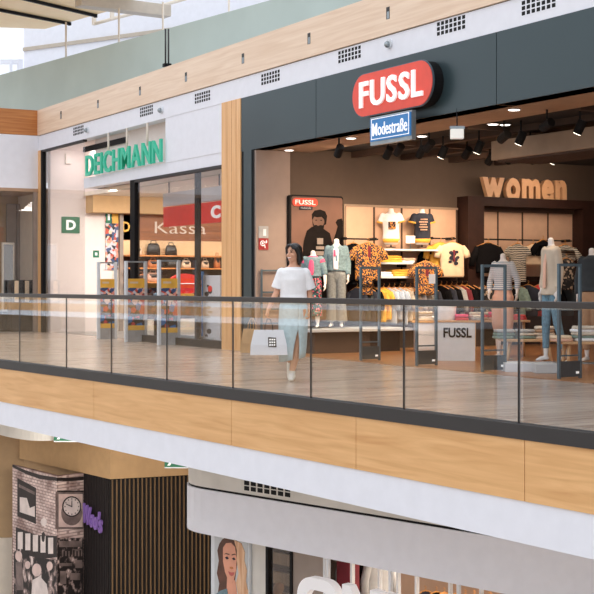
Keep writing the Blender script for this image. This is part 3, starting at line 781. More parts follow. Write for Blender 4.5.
for r, row in enumerate(('BIG','RED','SIX')[:0] or ((3,),(3,),(3,))):
    for c in range(3):
        x0 = .006+c*.027; z0 = .182-r*.033; lg.box(x0, x0+.02, -.0735+(z0-.1)*.16, -.069+(z0-.1)*.16, z0, z0+.02)
mk('emblem_lettering', lg, 'letterwhite', sq)
p = loc_w(-.52, .06, .34)
paper_bag('brown kraft paper bag behind the white shopping bag', 'kraft', .26, .3, .16, p, RZC-.75, False, .25)
# ------------------------------------------------------------------ shop mannequins
def mannequin(label, loc, rz, k=1.0, kx=1.0, **J2):
    JJ = dict(BASE); JJ.update(J2)
    o = thing('mannequin', label, 'mannequin', loc, rz)
    b = fuse('body', body_g(JJ, False), 'manskin', o, .013, 3); b.scale = (k*kx,k*kx,k); o['_kx'] = kx
    mk('stand', G().stack([(-.02,.16,.16),(-.005,.16,.16)], 24), 'steel', o)
    return o, JJ
def cloth(name, g, m, o, k=1.0, vx=.013, label=None):
    c = fuse(name, g, m, o, vx, 4); kx = o.get('_kx', 1.0); c.scale = (k*kx,k*kx,k)
    if label: c['label'] = label
    return c
ZP = .42
pm = onX(313, 327.5, -20.3)
o, JJ = mannequin('headless mannequin in open denim jacket, pink top and floral skirt, behind the woman', (pm.x, pm.y, ZP+.02), RZC-.3, .88, elr=(.24,.0,1.1), wrr=(.27,-.06,.86))
cloth('top', top_g(JJ, .98, 1.04, .3, hemr=(.15,.11)), 'hotpink', o, .88)
cloth('jacket', top_g(JJ, 1.02, 1.2, 1.25, (.09,.085,.085), 1.40, (.19,.14)), 'denim', o, .88)
cloth('top_front', G().stack([(1.04,.05,.03,0,-.128),(1.2,.06,.03,0,-.128),(1.32,.05,.03,0,-.1),(1.4,.045,.03,0,-.06)], 14), 'hotpink', o, .88)
g = G().stack([(.22,.19,.16),(.5,.18,.15),(.8,.18,.135,0,.01),(.93,.18,.13,0,.01),(1.04,.145,.11)], 22); cloth('skirt', g, 'floral', o, .88)
pm = onX(336.5, 329, -20.3)
o, JJ = mannequin('headless mannequin in light denim jacket and grey jeans on the low plinth', (pm.x, pm.y, ZP+.02), RZC-.15, 1.02, .92)
cloth('jacket', top_g(JJ, .98, 1.2, 1.85, (.085,.082,.08), 1.42, (.19,.135)), 'denim', o, 1.02)
tt = cloth('t_shirt', G().stack([(.99,.05,.03,0,-.125),(1.2,.055,.03,0,-.126),(1.34,.055,.035,0,-.095),(1.42,.05,.04,0,-.045)], 14), 'tee', o, 1.02)
mk('print', G().plate(rect(-.035,.005,1.22,1.33), -.165, -.15), 'hotpink', tt); mk('print', G().plate(rect(.008,.035,1.14,1.24), -.168, -.15), 'jeans', tt)
cloth('jeans', trousers_g(JJ, (.112,.1,.09,.1,.12)), 'greydenim', o, 1.02)
pm = at(503, 280, 21.4)
o, JJ = mannequin('headless mannequin in blue and white striped sweater between the right gates', (pm.x, pm.y, .02), RZC-.45, 1.09, .8, elr=(.28,-.02,1.14), wrr=(.3,-.12,.95), ell=(-.26,.04,1.1), wrl=(-.22,-.12,.95))
cloth('sweater', top_g(JJ, 1.0, 1.15, 1.7, (.085,.08,.078), 1.42, (.178,.13)), 'marine', o, 1.09)
cloth('shorts', trousers_g(JJ, (.115,.11,.11,.11,.11), 1.02, -.75), 'peachfab', o, 1.09)
pm = onz(551, 361.5, .13)
o, JJ = mannequin('headless mannequin in sand coloured coat and blue jeans on a low white plinth', (pm.x, pm.y, .13), RZC-1.1, 1.12, .74, ftl=(-.3,-1,0), hpr=(.085,0,.88), knr=(.1,.05,.49), anr=(.12,.2,.1), knl=(-.07,-.05,.48), anl=(-.06,-.06,.09))
cloth('coat', top_g(JJ, .83, 1.2, 1.85, (.09,.088,.085), 1.43, (.2,.15)), 'beigecoat', o, 1.12)
cloth('coat_lining', G().stack([(.9,.035,.02,.02,-.155),(1.2,.04,.02,.02,-.145),(1.36,.03,.02,.01,-.1)], 12), 'peachfab', o, 1.12)
cloth('jeans', trousers_g(JJ, (.108,.09,.072,.062,.055), 1.02, .82), 'jeans', o, 1.12)
pm = onz(592, 362, .03)
o, JJ = mannequin('headless mannequin in dark jacket and tan trousers at the right edge', (pm.x, pm.y, .03), RZC-.6, 1.12, .85, ell=(-.26,.04,1.1))
cloth('jacket', top_g(JJ, .95, 1.2, 1.85, (.09,.085,.08), 1.43, (.195,.14)), 'charcoal', o, 1.12)
cloth('trousers', trousers_g(JJ, (.112,.1,.085,.075,.068), 1.0, .8), 'tan', o, 1.12)
# ------------------------------------------------------------------ torso busts on the wall shelf
def bust(label, loc, rz, cm, trim, k, tilt):
    o = thing('torso_bust', label, 'bust', loc, rz)
    g = G().stack([(.80,.12,.08,0,.01)]+[r for r in TORSO if r[0] > .82], 18)
    b = fuse('torso', g, 'manskin', o, .014, 3); b.scale = (k,k,k); b.location.z = -.71
    JJ = dict(BASE); t = fuse('t_shirt', top_g(JJ, .9, 1.12, .45, (.085,.085,.09), 1.42, (.17,.125)), cm, o, .013, 4); t.scale = (k,k,k); t.location.z = -.71
    mk('hem', G().stack([(.84,.15,.115),(.915,.174,.13)], 20), trim, t, sm=True)
    for s, e in (('shl','ell'),('shr','elr')):
        a, b2 = JJ[s], JJ[e]; mk('cuff', G().tube([lerp(a,b2,.4), lerp(a,b2,.52)], [.092,.095], 14), trim, t, sm=True)
    mk('pole', G().tube([(0,0,0),(0,0,.1)], .012, 8), 'black', o, sm=True); mk('foot', G().stack([(0,.09,.09),(.012,.09,.09)], 18), 'black', o)
    return o, t
XSH = XS+.31
q = onX(391, 248, XSH)
o, t = bust('torso bust in white t-shirt with yellow hem on the upper wall shelf', (q.x, q.y, q.z+.01), RZC-.3, 'tee', 'yellow', .95, 0)
mk('chest_print', G().plate(rect(-.02,.12,1.1,1.24), -.148, -.11), 'leopard', t)
q = onX(422, 248, XSH)
o, t = bust('torso bust in navy t-shirt with pale slogan print on the upper wall shelf', (q.x, q.y, q.z+.01), RZC+.25, 'navy', 'yellow', .95, 0)
g = G()
for r, w in enumerate((.14,.2,.17,.2,.15)):
    for x in range(int(w/.035)): g.box(-w/2+x*.036, -w/2+x*.036+.024, -.15, -.11, 1.28-r*.05, 1.305-r*.05)
mk('chest_print', g, 'peach', t)

for q_ in bpy.data.objects:
    if '_kx' in q_: del q_['_kx']
# ================================================================== shop signs
p = onY(391, 89.5, YF-.2); wL = onY(351, 95, YF-.2).x; wR = onY(431.5, 85, YF-.2).x
fs = thing('shop_sign', 'red pill shaped sign with white letters FUSSL on the slate fascia', 'sign', (p.x, YF-.01, p.z+.0), 0)
W_ = wR-wL; H_ = .66
mk('housing', G().plate(pill(W_-.03, H_-.03), -.17, 0), 'black', fs)
mk('edge_band', G().plate(pill(W_, H_), -.19, -.165), 'gate', fs)
mk('face', G().plate(pill(W_-.03, H_-.03), -.2, -.185), 'red', fs)
letters(fs, 'FUSSL', W_*.78, H_*.58, .03, 'letterwhite', .018, -W_*.385, -H_*.27, -.2, .1)
bl = onY(370, 132, YF-.3); br = onY(411.5, 115, YF-.3); bw = br.x-bl.x
bs_ = thing('shop_sign', 'blue rectangular sign reading Modestraße below the red pill sign', 'sign', ((bl.x+br.x)/2-.02, YF-.01, (bl.z+br.z)/2-.06), 0)
mk('housing', G().box(-bw/2, bw/2, -.27, -.2, -.21, .205), 'steel', bs_)
mk('arm', G().box(-.1, .1, -.2, 0, -.05, .05), 'black', bs_)
mk('face', G().box(-bw/2+.015, bw/2-.015, -.285, -.27, -.155, .18), 'logoblue', bs_)
g = G()
for (x0,x1,z0,z1) in ((-bw/2+.05,bw/2-.05,.165,.175),(-bw/2+.05,bw/2-.05,-.13,-.12),(-bw/2+.05,-bw/2+.062,-.13,.175),(bw/2-.062,bw/2-.05,-.13,.175)): g.box(x0,x1,-.29,-.285,z0,z1)
mk('border', g, 'letterwhite', bs_)
mk('lettering', text_g('Modestraße', bw-.18, .19, .01, .002, -bw/2+.09, -.08, -.285), 'letterwhite', bs_)
# green lettering of the shoe shop
a = onY(86.3, 177, YF-.06); b = onY(162, 164, YF-.06)
ds = thing('shop_sign', 'green raised letters DEICHMANN hanging from rods over the shoe shop', 'sign', (a.x, YF-.04, 3.66), 0)
letters(ds, 'DEICHMANN', b.x-a.x, .46, .05, 'mint', .012, 0, 0, 0, .13)
mk('rail', G().box(0, b.x-a.x, .0, .03, .0, .03), 'whitemetal', ds)
for px in (108, 126.5, 147):
    x = onY(px, 140, YF).x-a.x
    mk('rod', G().tube([(x,.05,.4),(x,.05,zFB-3.66)], .025, 8), 'cream', ds, sm=True)
# green stickers
p = onX(70.5, 225, XD)
st = thing('letter_sign', 'green square sign with white letter D behind the left shoe shop pane', 'sign', (XD, p.y, p.z), PI/2)
mk('sheet', G().box(-.235,.235,-.02,0,-.205,.205), 'green', st)
mk('letter', text_g('D', .25, .25, .006, .04, -.12, -.125, -.02), 'letterwhite', st)
p = onX(96, 254, XD)
st = thing('label_sticker', 'small green square label on the white inner wall of the shoe shop', 'sticker', (XD, p.y, p.z), PI/2)
mk('sheet', G().box(-.08,.08,-.008,0,-.09,.09), 'green', st); mk('mark', G().box(-.03,.03,-.012,-.008,-.035,.035), 'letterwhite', st)
p = onX(67.5, 159, XD)
o = thing('loudspeaker', 'small beige box on the white wall behind the left shop pane', 'speaker', (XD, p.y, p.z), PI/2)
mk('box', G().box(-.07,.07,-.06,0,-.13,.13), 'cream', o, bev=.01); mk('grille', G().box(-.055,.055,-.064,-.06,-.11,.11), 'pinkwhite', o)
# inner display wall of the shoe shop (plane x = XD)
def wallX(px, py, X=XD): return onX(px, py, X)
def wthing(name, label, cat, px, py, X=XD, off=.0, group=None):
    p = onX(px, py, X+off); return thing(name, label, cat, (X+off, p.y, p.z), PI/2, group)
def wsize(px0, px1, X=XD): return onX(px1, 250, X).y-onX(px0, 250, X).y
o = wthing('advert_poster', 'tall colourful advert poster with many small figures on the shoe shop wall', 'poster', 111.5, 240)
w = wsize(105.5,118); mk('board', G().box(-w/2,w/2,-.04,0,-.75,.75), 'adcells', o)
mk('header', G().box(-w/2,-.02,-.05,-.04,.42,.75), 'green', o); mk('header_panel', G().box(.0,w/2,-.05,-.04,.42,.75), 'promo', o)
mk('sign_plate', G().box(-w/2+.05,-.07,-.055,-.05,.5,.65), 'letterwhite', o)
struct('trim_34', G().box(XD, XD+.1, onX(118.5,240,XD).y, onX(122,240,XD).y, 0, 3.0), 'curtain')
o = wthing('round_sign', 'dark green wall sign with pale round letter D left of the dark post', 'sign', 125.5, 226, group=None)
w = wsize(121,131); mk('board', G().box(-w/2,w/2,-.03,0,-.35,.28), 'green', o); mk('letter', text_g('D', .2,.26,.02,.02,-.1,-.15,-.03), 'promo', o)
struct('wall_inner_6', G().box(XD, XD+.03, onX(122,240,XD).y, onX(223,240,XD).y+.3, 2.32, 3.02), 'warmwood')
o = wthing('raised_lettering', 'thin pale word Kassa on the wooden wall band', 'lettering', 180.5, 228, off=.03)
w = wsize(155,206); mk('word', text_g('Kassa', w, .3, .02, -.008, -w/2, -.15, 0), 'cream', o)
struct('wall_inner_7', G().box(XD, XD+.02, onX(122,240,XD).y, onX(223,240,XD).y+.3, 1.93, 2.32), 'shelfcream')
struct('wall_inner_8', G().box(XD, XD+.015, onX(122,240,XD).y, onX(223,240,XD).y+.3, .3, 1.93), 'frame')
y0, y1 = onX(123,240,XD).y, onX(222,240,XD).y
for z, lab in ((1.9,'upper orange wall shelf with black bags in the shoe shop'),(1.58,'middle orange wall shelf in the shoe shop'),(1.22,'lower orange wall shelf in the shoe shop')):
    o = thing('display_shelf', lab, 'shelf', (XD+.02, (y0+y1)/2, z), PI/2, 'orange wall shelves')
    mk('board', G().box(-(y1-y0)/2,(y1-y0)/2,-.38,0,0,.035), 'orangeshelf', o); mk('bracket', G().box(-.02,.02,-.3,0,-.06,0), 'black', o)
def handbag(label, px, z, m, w=.34, h=.3, group=None):
    p = onX(px, 250, XD+.2); o = thing('handbag', label, 'bag', (XD+.2, p.y, z), PI/2, group)
    g = G().stack([(0,w/2,.08),(h*.5,w/2*.98,.075),(h*.85,w/2*.85,.05),(h,w/2*.7,.03)], 20, 3); mk('body', g, m, o, sm=True)
    mk('handle', G().tube([(-w*.22,0,h*.9),(-w*.18,0,h*1.25),(w*.18,0,h*1.25),(w*.22,0,h*.9)], .012, 7), m, o, sm=True)
    mk('flap', G().stack([(h*.45,w*.3,.085),(h*.8,w*.38,.07)], 16, 3), 'bagblack' if m != 'bagblack' else 'leather', o, sm=True) if m != 'bagblack' else None
for lab, px, z, m, w, h in (('black handbag on the upper shelf, left of the pair',153.5,1.937,'bagblack',.36,.3),('black handbag on the upper shelf, right of the pair',171,1.937,'bagblack',.32,.26),
      ('tan handbag on the middle shelf below the left black bag',153,1.617,'leather',.3,.2),('dark handbag on the middle shelf behind the middle of the window',172,1.617,'bagblack',.3,.2),
      ('cream handbag on the middle shelf nearest the right dark post',186,1.617,'creamfab',.26,.2),('small cream box bag on the middle shelf right of the dark post',205,1.617,'creamfab',.2,.2),
      ('tan handbag on the lower shelf, left',140,1.257,'leather',.34,.2),('peach handbag on the lower shelf, middle',153,1.257,'peachfab',.36,.24),('black handbag on the lower shelf, right',204,1.257,'bagblack',.3,.24),
      ('dark tall bag on the middle shelf at the wooden post',217,1.617,'leather',.16,.32),('pale bag on the upper shelf just right of the black post',137,1.937,'creamfab',.26,.2)):
    handbag(lab, px, z, m, w, h, 'handbags on the shoe shop shelves')
# window reflection of a red sign and white band, built as a solid board
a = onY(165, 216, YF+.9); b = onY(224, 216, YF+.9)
o = thing('sign_reflection', 'reflection of a red sign with white letter C, built behind the shoe shop window', 'sign', (a.x, YF+.9, zat(224.5, dY(194,YF+.9))), 0)
w = b.x-a.x; mk('board', G().box(0,w,-.04,.04,0,.42), 'redglow', o)
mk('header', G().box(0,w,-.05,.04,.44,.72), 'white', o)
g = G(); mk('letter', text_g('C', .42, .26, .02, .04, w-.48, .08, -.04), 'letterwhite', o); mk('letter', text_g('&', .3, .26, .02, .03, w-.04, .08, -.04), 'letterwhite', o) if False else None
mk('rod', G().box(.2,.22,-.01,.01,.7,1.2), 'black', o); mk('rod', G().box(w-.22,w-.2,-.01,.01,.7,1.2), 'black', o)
# white bird poster stand in the window
p0 = onY(204, 343, YF+.22); p1 = onY(222, 343, YF+.22); d_ = dY(213, YF+.35)
zb, zt = zat(341.5, d_), zat(275.5, d_)
o = thing('display_board', 'tall white board with small bird motifs beside the wooden post', 'poster', (p0.x, YF+.22, zb), 0)
w = p1.x-p0.x-.04; hh = zt-zb; mk('board', G().box(0,w,-.02,.02,0,hh), 'bagwhite', o)
g = G(); g.plate(disc2(w*.42,hh*.8,.09,.06), -.024,-.02); mk('motif', g, 'redglow', o)
g = G()
for (x,z,r) in ((.3,.84,.05),(.42,.76,.09),(.22,.72,.09),(.12,.65,.07),(.36,.16,.1),(.2,.09,.06)): g.plate(disc2(w*x,hh*z,r,r*.5), -.023,-.02)
mk('motif', g, 'navy', o)
g = G()
for (x,z,r) in ((.3,.52,.12),(.42,.45,.1),(.25,.38,.13)): g.plate(disc2(w*x,hh*z,r,r*.25), -.023,-.02)
mk('motif', g, 'stonefab', o)
p0 = onY(197.5, 340, YF+.3); p1 = onY(204, 340, YF+.3)
o = thing('display_board', 'narrow pale blue photo board left of the bird board', 'poster', (p0.x, YF+.3, zb), 0)
mk('board', G().box(0,p1.x-p0.x-.04,-.02,.02,0,hh+.08), 'logoblue', o); mk('photo', G().box(.03,p1.x-p0.x-.07,-.025,-.02,.1,hh), 'adcells', o)
p0 = onY(186, 342, YF+.35); p1 = onY(222.3, 342, YF+.35)
o = solo('display_plinth', G().box(0,p1.x-p0.x,-.17,.3,0,max(.05,zb-.145)), 'whitemetal', 'low white plinth under the bird board in the window', 'plinth', (p0.x, YF+.35, .14), 0, bev=.005)
struct('trim_35', G().box(p0.x, X222, YF+.15, YF+.64, .0, .138), 'teal')
# display table with shoes inside the window
p = onX(183, 300, -28.6)
o = thing('display_table', 'dark display table with shoes and red oval sign behind the shoe shop window', 'table', (-28.6, p.y, 0.006), PI/2)
mk('top', G().box(-.9,.9,-.4,.4,.85,.9), 'frame', o)
for x in (-.85,.85):
    for y in (-.35,.35): mk('leg', G().box(x-.03,x+.03,y-.03,y+.03,0,.85), 'black', o)
q = thing('oval_sign', 'glossy red oval sign standing on the display table in the shoe shop', 'sign', (-28.5, p.y, .9), PI/2)
mk('plate', G().plate(disc2(0,.3,.42,.24), -.06,.06), 'redglow', q); mk('stripe', G().box(-.36,.36,-.07,-.06,.3,.32), 'letterwhite', q); mk('foot', G().box(-.2,.2,-.08,.08,0,.08), 'promo', q)
M['blueshoe'] = M['jeans']
def shoe_thing(label, loc, rz, m, group):
    o = thing('shoe', label, 'shoe', loc, rz, group)
    g = G().tube([(0,.12,.05),(0,.05,.06),(0,-.05,.045),(0,-.13,.03)], [.035,.042,.038,.026], 10, .9, up=(0,0,1)); mk('upper', g, m, o, sm=True)
    mk('sole', G().box(-.04,.04,-.16,.15,0,.02), 'sneaker', o, bev=.008)
for k, (dy, m, c) in enumerate(((-.75,'jeans','blue'),(-.5,'tee','white'),(.5,'blackfab','black'),(.72,'greyfab','grey'))):
    shoe_thing(c+' shoe on the dark display table in the shoe shop', (-28.3, p.y+dy, .9), PI/2+.6, m, 'shoes on the display table')
# ------------------------------------------------------------------ security gates
def gate(label, px, kind, group):
    if kind == 'shoe':
        pa_, pb_, ytop = px; Y0 = YF-.34; p = onY(pa_, 330, Y0); dd = dY(pa_, Y0); ht = zat(ytop, dd)
        u = ((pa_+pb_)/2-297)/F; L = (pb_-pa_)*dd/F/(CA-u*SA)
        o = thing('security_gate', label, 'gate', (p.x, Y0, .0), PI/2, group)
        for x in (0, L): mk('post', G().box(x-.03,x+.03,-.04,.04,0,ht), 'whitemetal', o, bev=.008)
        mk('crossbar', G().box(.03,L-.03,-.012,.012,ht-.03,ht), 'steel', o)
        mk('poster', G().box(.03,L-.03,-.02,.02,1.12,1.31), 'promo', o); mk('poster_lettering', G().box(.08,L*.6,-.023,-.02,1.21,1.25), 'creamfab', o); mk('poster_photo', G().box(.03,L-.03,-.02,.02,.98,1.12), 'adcells', o)
        mk('photo', G().box(.03,L-.03,-.022,.02,.32,.98), 'adcells2', o)
        mk('strip', G().box(.03,L-.03,-.024,.02,.24,.34), 'promo', o)
        mk('base', G().box(.03,L-.03,-.03,.03,0,.24), 'greyfab', o)
    else:
        pa_, pb_, ytop = px; Y0 = YF+.12; p = onY(pa_, 330, Y0); dd = dY(pa_, Y0); ht = zat(ytop, dd)
        u = ((pa_+pb_)/2-297)/F; L = (pb_-pa_)*dd/F/(CA-u*SA)
        o = thing('security_gate', label, 'gate', (p.x, Y0, .006), PI/2, group)
        for x in (.015, L-.015): mk('post', G().box(x-.018,x+.018,-.02,.02,0,ht), 'gate', o, bev=.006)
        mk('crossbar', G().box(.03,L-.03,-.015,.015,ht-.035,ht), 'gate', o); mk('crossbar', G().box(.03,L-.03,-.01,.01,.86,.885), 'gate', o)
        mk('crossbar', G().box(.03,L-.03,-.01,.01,.28,.3), 'gate', o)
        if pa_ == 416: mk('price_card', G().box(L-.16,L-.05,-.03,-.02,1.2,1.34), 'tee', o)
        mk('base_panel', G().box(.03,L-.03,-.02,.02,.02,.22), 'charcoal', o); mk('indicator', G().box(L-.1,L-.05,-.024,-.02,.06,.09), 'letterwhite', o)
    return o
gate('white security gate with amber poster, leftmost at the shoe shop entrance', (98.5,115.5,262), 'shoe', 'white gates of the shoe shop')
gate('white security gate with amber poster, beside the dark post of the shoe shop', (126,145.5,261), 'shoe', 'white gates of the shoe shop')
gate('white security gate with amber poster, rightmost, in front of the shoe shop window', (159,178.5,260), 'shoe', 'white gates of the shoe shop')
gate('grey steel security gate nearest the plinth mannequins', (360,380,267), 'f', 'steel gates of the fashion shop')
gate('grey steel security gate in front of the white drawer unit', (416,437,267), 'f', 'steel gates of the fashion shop')
gate('grey steel security gate in front of the striped sweater mannequin', (481.5,506,265), 'f', 'steel gates of the fashion shop')
gate('grey steel security gate between sand coat mannequin and right edge', (558,581,264), 'f', 'steel gates of the fashion shop')
# chrome wall rack behind the woman
p = onX(268, 300, XS+.3)
o = thing('ladder_rack', 'steel ladder rack against the beige wall left of the woman', 'rack', (XS+.1, p.y, 0.006), PI/2)
for x in (-.02, .42): mk('post', G().box(x-.012,x+.012,-.02,.02,0,1.45), 'gate', o)
for z in (.5,.75,1.05,1.43): mk('rung', G().box(0,.42,-.012,.012,z-.014,z+.014), 'gate', o)
# fire hose sign
p = onX(263.5, 244, XS+.05); d_ = dX(263.5, XS+.05); k = d_/F
w = 9.5*k/(CA-0*.02)
o = thing('fire_hose_sign', 'dark red square sign with white hose symbol on the beige wall', 'sign', (XS+.045, p.y, p.z), PI/2)
mk('plate', G().box(-w/2,w/2,-.01,0,-.1,.1), 'signred', o)
g = G().tube([(-.02+.042*math.cos(t*.45),-.012,.012+.042*math.sin(t*.45)) for t in range(14)]+[(.03,-.012,-.07)], .009, 6); g.plate(disc2(-.02,.012,.018), -.014, -.01); g.plate([(.04,.01),(.07,.03),(.06,.075),(.04,.05)], -.014, -.01); mk('symbol', g, 'signwhite', o)
o = thing('notice_plate', 'pale grey notice above the red hose sign', 'sign', (XS+.045, p.y, p.z+.215), PI/2)
mk('plate', G().box(-w/2,w/2,-.01,0,-.11,.1), 'greyfab', o); mk('symbol', G().box(-.01,.05,-.013,-.01,-.07,.05), 'whitemetal', o)
# ------------------------------------------------------------------ man poster
y0, y1 = onX(288.5,250,XS+.1).y, onX(342,250,XS+.1).y; w = y1-y0; zt = onX(300,195,XS+.1).z
o = thing('light_box_poster', 'large copper toned poster of a man in black jacket on the shop wall', 'poster', (XS+.04, (y0+y1)/2, .5), PI/2)
hh = zt-.5; mk('frame', G().plate(pill(w,hh,6,0,hh/2,.05), -.1, 0), 'black', o); mk('print', G().plate(pill(w-.05,hh-.06,6,0.01,hh/2,.05), -.105, -.09), 'copper', o)
sx = w/53.5; sz = hh/((zt-.5)/(1/54.6*1.0)) if False else 24.6/1350
def PP(px, py): return ((px-315)*sx, hh-(py-195)*sz)
g = G().plate([PP(*q) for q in ((300,262),(302,240),(305,230),(310,226),(316,226),(322,228),(328,232),(331,244),(332,262),(332,300),(302,300))], -.112, -.1)
mk('jacket', g, 'manblack', o)
mk('face', G().plate(disc2(*PP(316.5,221.5), 6.0*sx, 8.2*sz), -.115,-.1), 'printskin', o)
g = G().plate([PP(*q) for q in ((310.3,219),(310,213.5),(312.5,210),(318,208.8),(323,210.5),(325,215),(324,223),(322.6,224),(322,218.5),(319.5,216),(315,216.6),(312,216))], -.118,-.1); mk('hair', g, 'manblack', o)
mk('beard', G().plate([PP(*q) for q in ((310.6,221),(312,224.5),(314,224),(316,225),(318.5,224),(321,224.5),(322.6,220.5),(321.6,227.5),(318.5,230.5),(314.5,230.5),(311.6,227.5))], -.117,-.1), 'manblack', o)
g = G()
for (a,b,c,d) in ((315,321,237,243),(314,322,245,248),(313.5,322,250,254)): g.plate([PP(a,d),PP(b,d),PP(b,c),PP(a,c)], -.118,-.11)
mk('shirt_print', g, 'printgrey', o)
g = G().plate([PP(*q) for q in ((330,262),(331,240),(334,232),(336,225),(334,221),(336,218),(340,217),(341.3,222),(341,262))], -.116,-.1); mk('second_figure', g, 'manblack', o)
for a_ in (314, 319): mk('printed_eye', G().plate(disc2(*PP(a_,219.4), 1.0*sx, .5*sz, 8), -.118, -.11), 'manblack', o)
lw = 25*sx; lg_ = mk('logo', G().plate(pill(lw, 8*sz, 6, *PP(303,202.2)), -.125,-.1), 'printred', o)
cx, cz = PP(303,202.2); mk('logo_lettering', text_g('FUSSL', lw*.8, 4.6*sz, .008, .012, cx-lw*.4, cz-2.3*sz, -.125), 'tee', lg_)
cx, cz = PP(303.5,207.8); pl = mk('logo_plate', G().plate(rect(cx-6*sx,cx+6.5*sx,cz-1.6*sz,cz+1.8*sz), -.13,-.1), 'navy', o)
mk('plate_lettering', text_g('Modestraße', 10*sx, 2*sz, .006, .01, cx-5*sx, cz-.9*sz, -.13), 'greyfab', pl)
# ================================================================== fashion shop: wall display
def yX(px, X=XS): return onX(px, 250, X).y
def zX(py, px, X=XS): return zat(py, dX(px, X))
ya, yb = yX(343.5), yX(456)
struct('wall_panel', G().box(XS, XS+.05, ya, yb, .5, 2.62), 'peach')
g = G()
for px in (343.5, 372.5, 400, 428, 455): y = yX(px); g.box(XS+.05, XS+.056, y-.02, y+.02, .5, 2.62)
struct('wall_panel_2', g, 'beam')
g = G().box(XS, XS+.07, ya-.03, ya, .5, 2.66); g.box(XS, XS+.07, ya, yb, 2.62, 2.66)
struct('wall_panel_3', g, 'duct')
struct('wall_panel_4', G().box(XS, XS+.052, ya, yb, .45, 1.35), 'frame')
# women's alcove
f0, f1, f2, f3 = yX(457), yX(473), yX(571), yX(583)
zt = zX(197.5, 470); zi = zX(207.5, 500)
struct('trim_36', G().box(XS, XS+.35, f0, f1, 0, zt), 'frame')
struct('trim_37', G().box(XS, XS+.35, f2, f3, 0, zt), 'frame')
struct('trim_38', G().box(XS, XS+.345, f1, f2, zi, zt), 'frame')
struct('wall_panel_5', G().box(XS, XS+.04, f1, f2, 1.35, zi-.02), 'peach')
struct('wall_panel_6', G().box(XS, XS+.042, f1, f2, 0, 1.35), 'frame')
g = G()
for px in (496.5, 521, 546.5): y = yX(px); g.box(XS+.04, XS+.046, y-.018, y+.018, 1.35, zi-.05)
g.box(XS+.04, XS+.1, f1, f2, zi-.09, zi)
struct('wall_panel_7', g, 'beam')
o = thing('raised_lettering', 'large wooden lowercase letters women on top of the dark alcove frame', 'sign', (XS+.2, yX(479.5,XS+.2), zX(199.6,520,XS+.2)-.01), PI/2)
letters(o, 'women', yX(563.5,XS+.2)-yX(479.5,XS+.2), .42, .1, 'womenwood', .045, 0, 0, 0, .06)
# rails
def rail(label, pa, pb, py, off, X=XS):
    z = zX(py, (pa+pb)/2, X+off); y0, y1 = yX(pa, X+off), yX(pb, X+off)
    o = thing('clothes_rail', label, 'rail', (X+off, y0, z), PI/2, 'wall clothes rails')
    mk('bar', G().tube([(0,0,0),(y1-y0,0,0)], .014, 8), 'black', o, sm=True)
    for x in (.04, y1-y0-.04): mk('bracket', G().box(x-.012,x+.012,-.0,off-.05,-.02,.03), 'black', o)
    return z
zr1 = rail('upper wall rail left of the shelves, behind the amber patterned shirt', 344.5, 378, 239, .32)
zr2 = rail('upper wall rail right of the shelves, over the cream t-shirt', 431, 456, 238.5, .32)
zr3 = rail('long rail inside the dark alcove under the wooden letters', 473, 571.5, 240, .3)
zr4 = rail('lower wall rail below the shelves, over the pale shirts', 353, 437, 283.5, .32)
zr5 = rail('lower wall rail before the dark frame, over the black jackets', 436, 478, 281.5, .32)
# garments
def garment_g(w, h, t, slv, spread=.3, sw=.075):
    g = G(); n = 22
    g.stack([(-h-.07,w*.47,t*.45),(-h-.03,w*.49,t*.5),(-h*.5,w*.48,t*.5),(-.19,w*.5,t*.5),(-.13,w*.49,t*.48),(-.1,w*.34,t*.42),(-.075,w*.17,t*.4),(-.06,w*.12,t*.35)], n, 2.6)
    if slv:
        for s in (-1,1):
            a = (s*(w*.5-.05), 0, -.16); b = (s*(w*.5+spread*slv*.5), .0, -.16-slv*.5); c = (s*(w*.5+spread*slv*.75), -.01, -.16-slv)
            g.tube([a, b, c], [sw, sw*.9, sw*.8], 10, .62)
    return g
def hanger_g(w):
    g = G().tube([(-w*.45,0,-.125),(-w*.12,0,-.06),(0,0,-.045),(w*.12,0,-.06),(w*.45,0,-.125)], .012, 7)
    g.tube([(0,0,-.045),(0,0,-.02),(.022,0,.0),(.012,0,.024),(-.014,0,.02)], .005, 6); return g
cache = {}
def garment(label, px, X, z, rz, m, w=.44, h=.66, t=.12, slv=.22, kind='shirt', group=None, spread=.5, dy=0):
    p = onX(px, 260, X)
    o = thing(kind, label, 'clothing', (X, p.y+dy, z), rz, group)
    key = (m, w, h, t, slv, spread)
    if key not in cache: cache[key] = (garment_g(w,h,t,slv,spread).mesh('garment'), hanger_g(w).mesh('hanger'))
    mk('garment', cache[key][0], m, o, sm=True); mk('hanger', cache[key][1], 'hanger', o, sm=True)
    return o
FR = PI/2
o = garment('amber and navy patterned shirt hanging front-on left of the wall shelves', 368, XS+.5, zr1-.02, FR-.3, 'leopard', .5, .66, .13, .2)
mk('lining', G().box(-.02,.03,-.075,-.05,-.32,-.12), 'maroon', o); mk('shirt_tail', garment_g(.2,.3,.1,0).move((-.02,-.02,-.62)), 'leopard', o, sm=True)
garment('black jacket hanging just behind the amber patterned shirt', 353.5, XS+.22, zr1-.02, FR-.3, 'blackfab', .4, .68, .12, .4, 'jacket')
o = garment('amber patterned blouse on a wooden hanger below the shelf end, behind a steel gate', 425.5, XS+.62, zX(258.5,425,XS+.62), FR-.3, 'leopard', .46, .6, .12, .18)
mk('lining', G().box(-.02,.04,-.07,-.05,-.32,-.14), 'maroon', o)
o = garment('cream t-shirt with dark graphic print hanging front-on left of the dark frame', 452, XS+.5, zr2-.02, FR-.2, 'creamfab', .5, .64, .13, .18)
g = G()
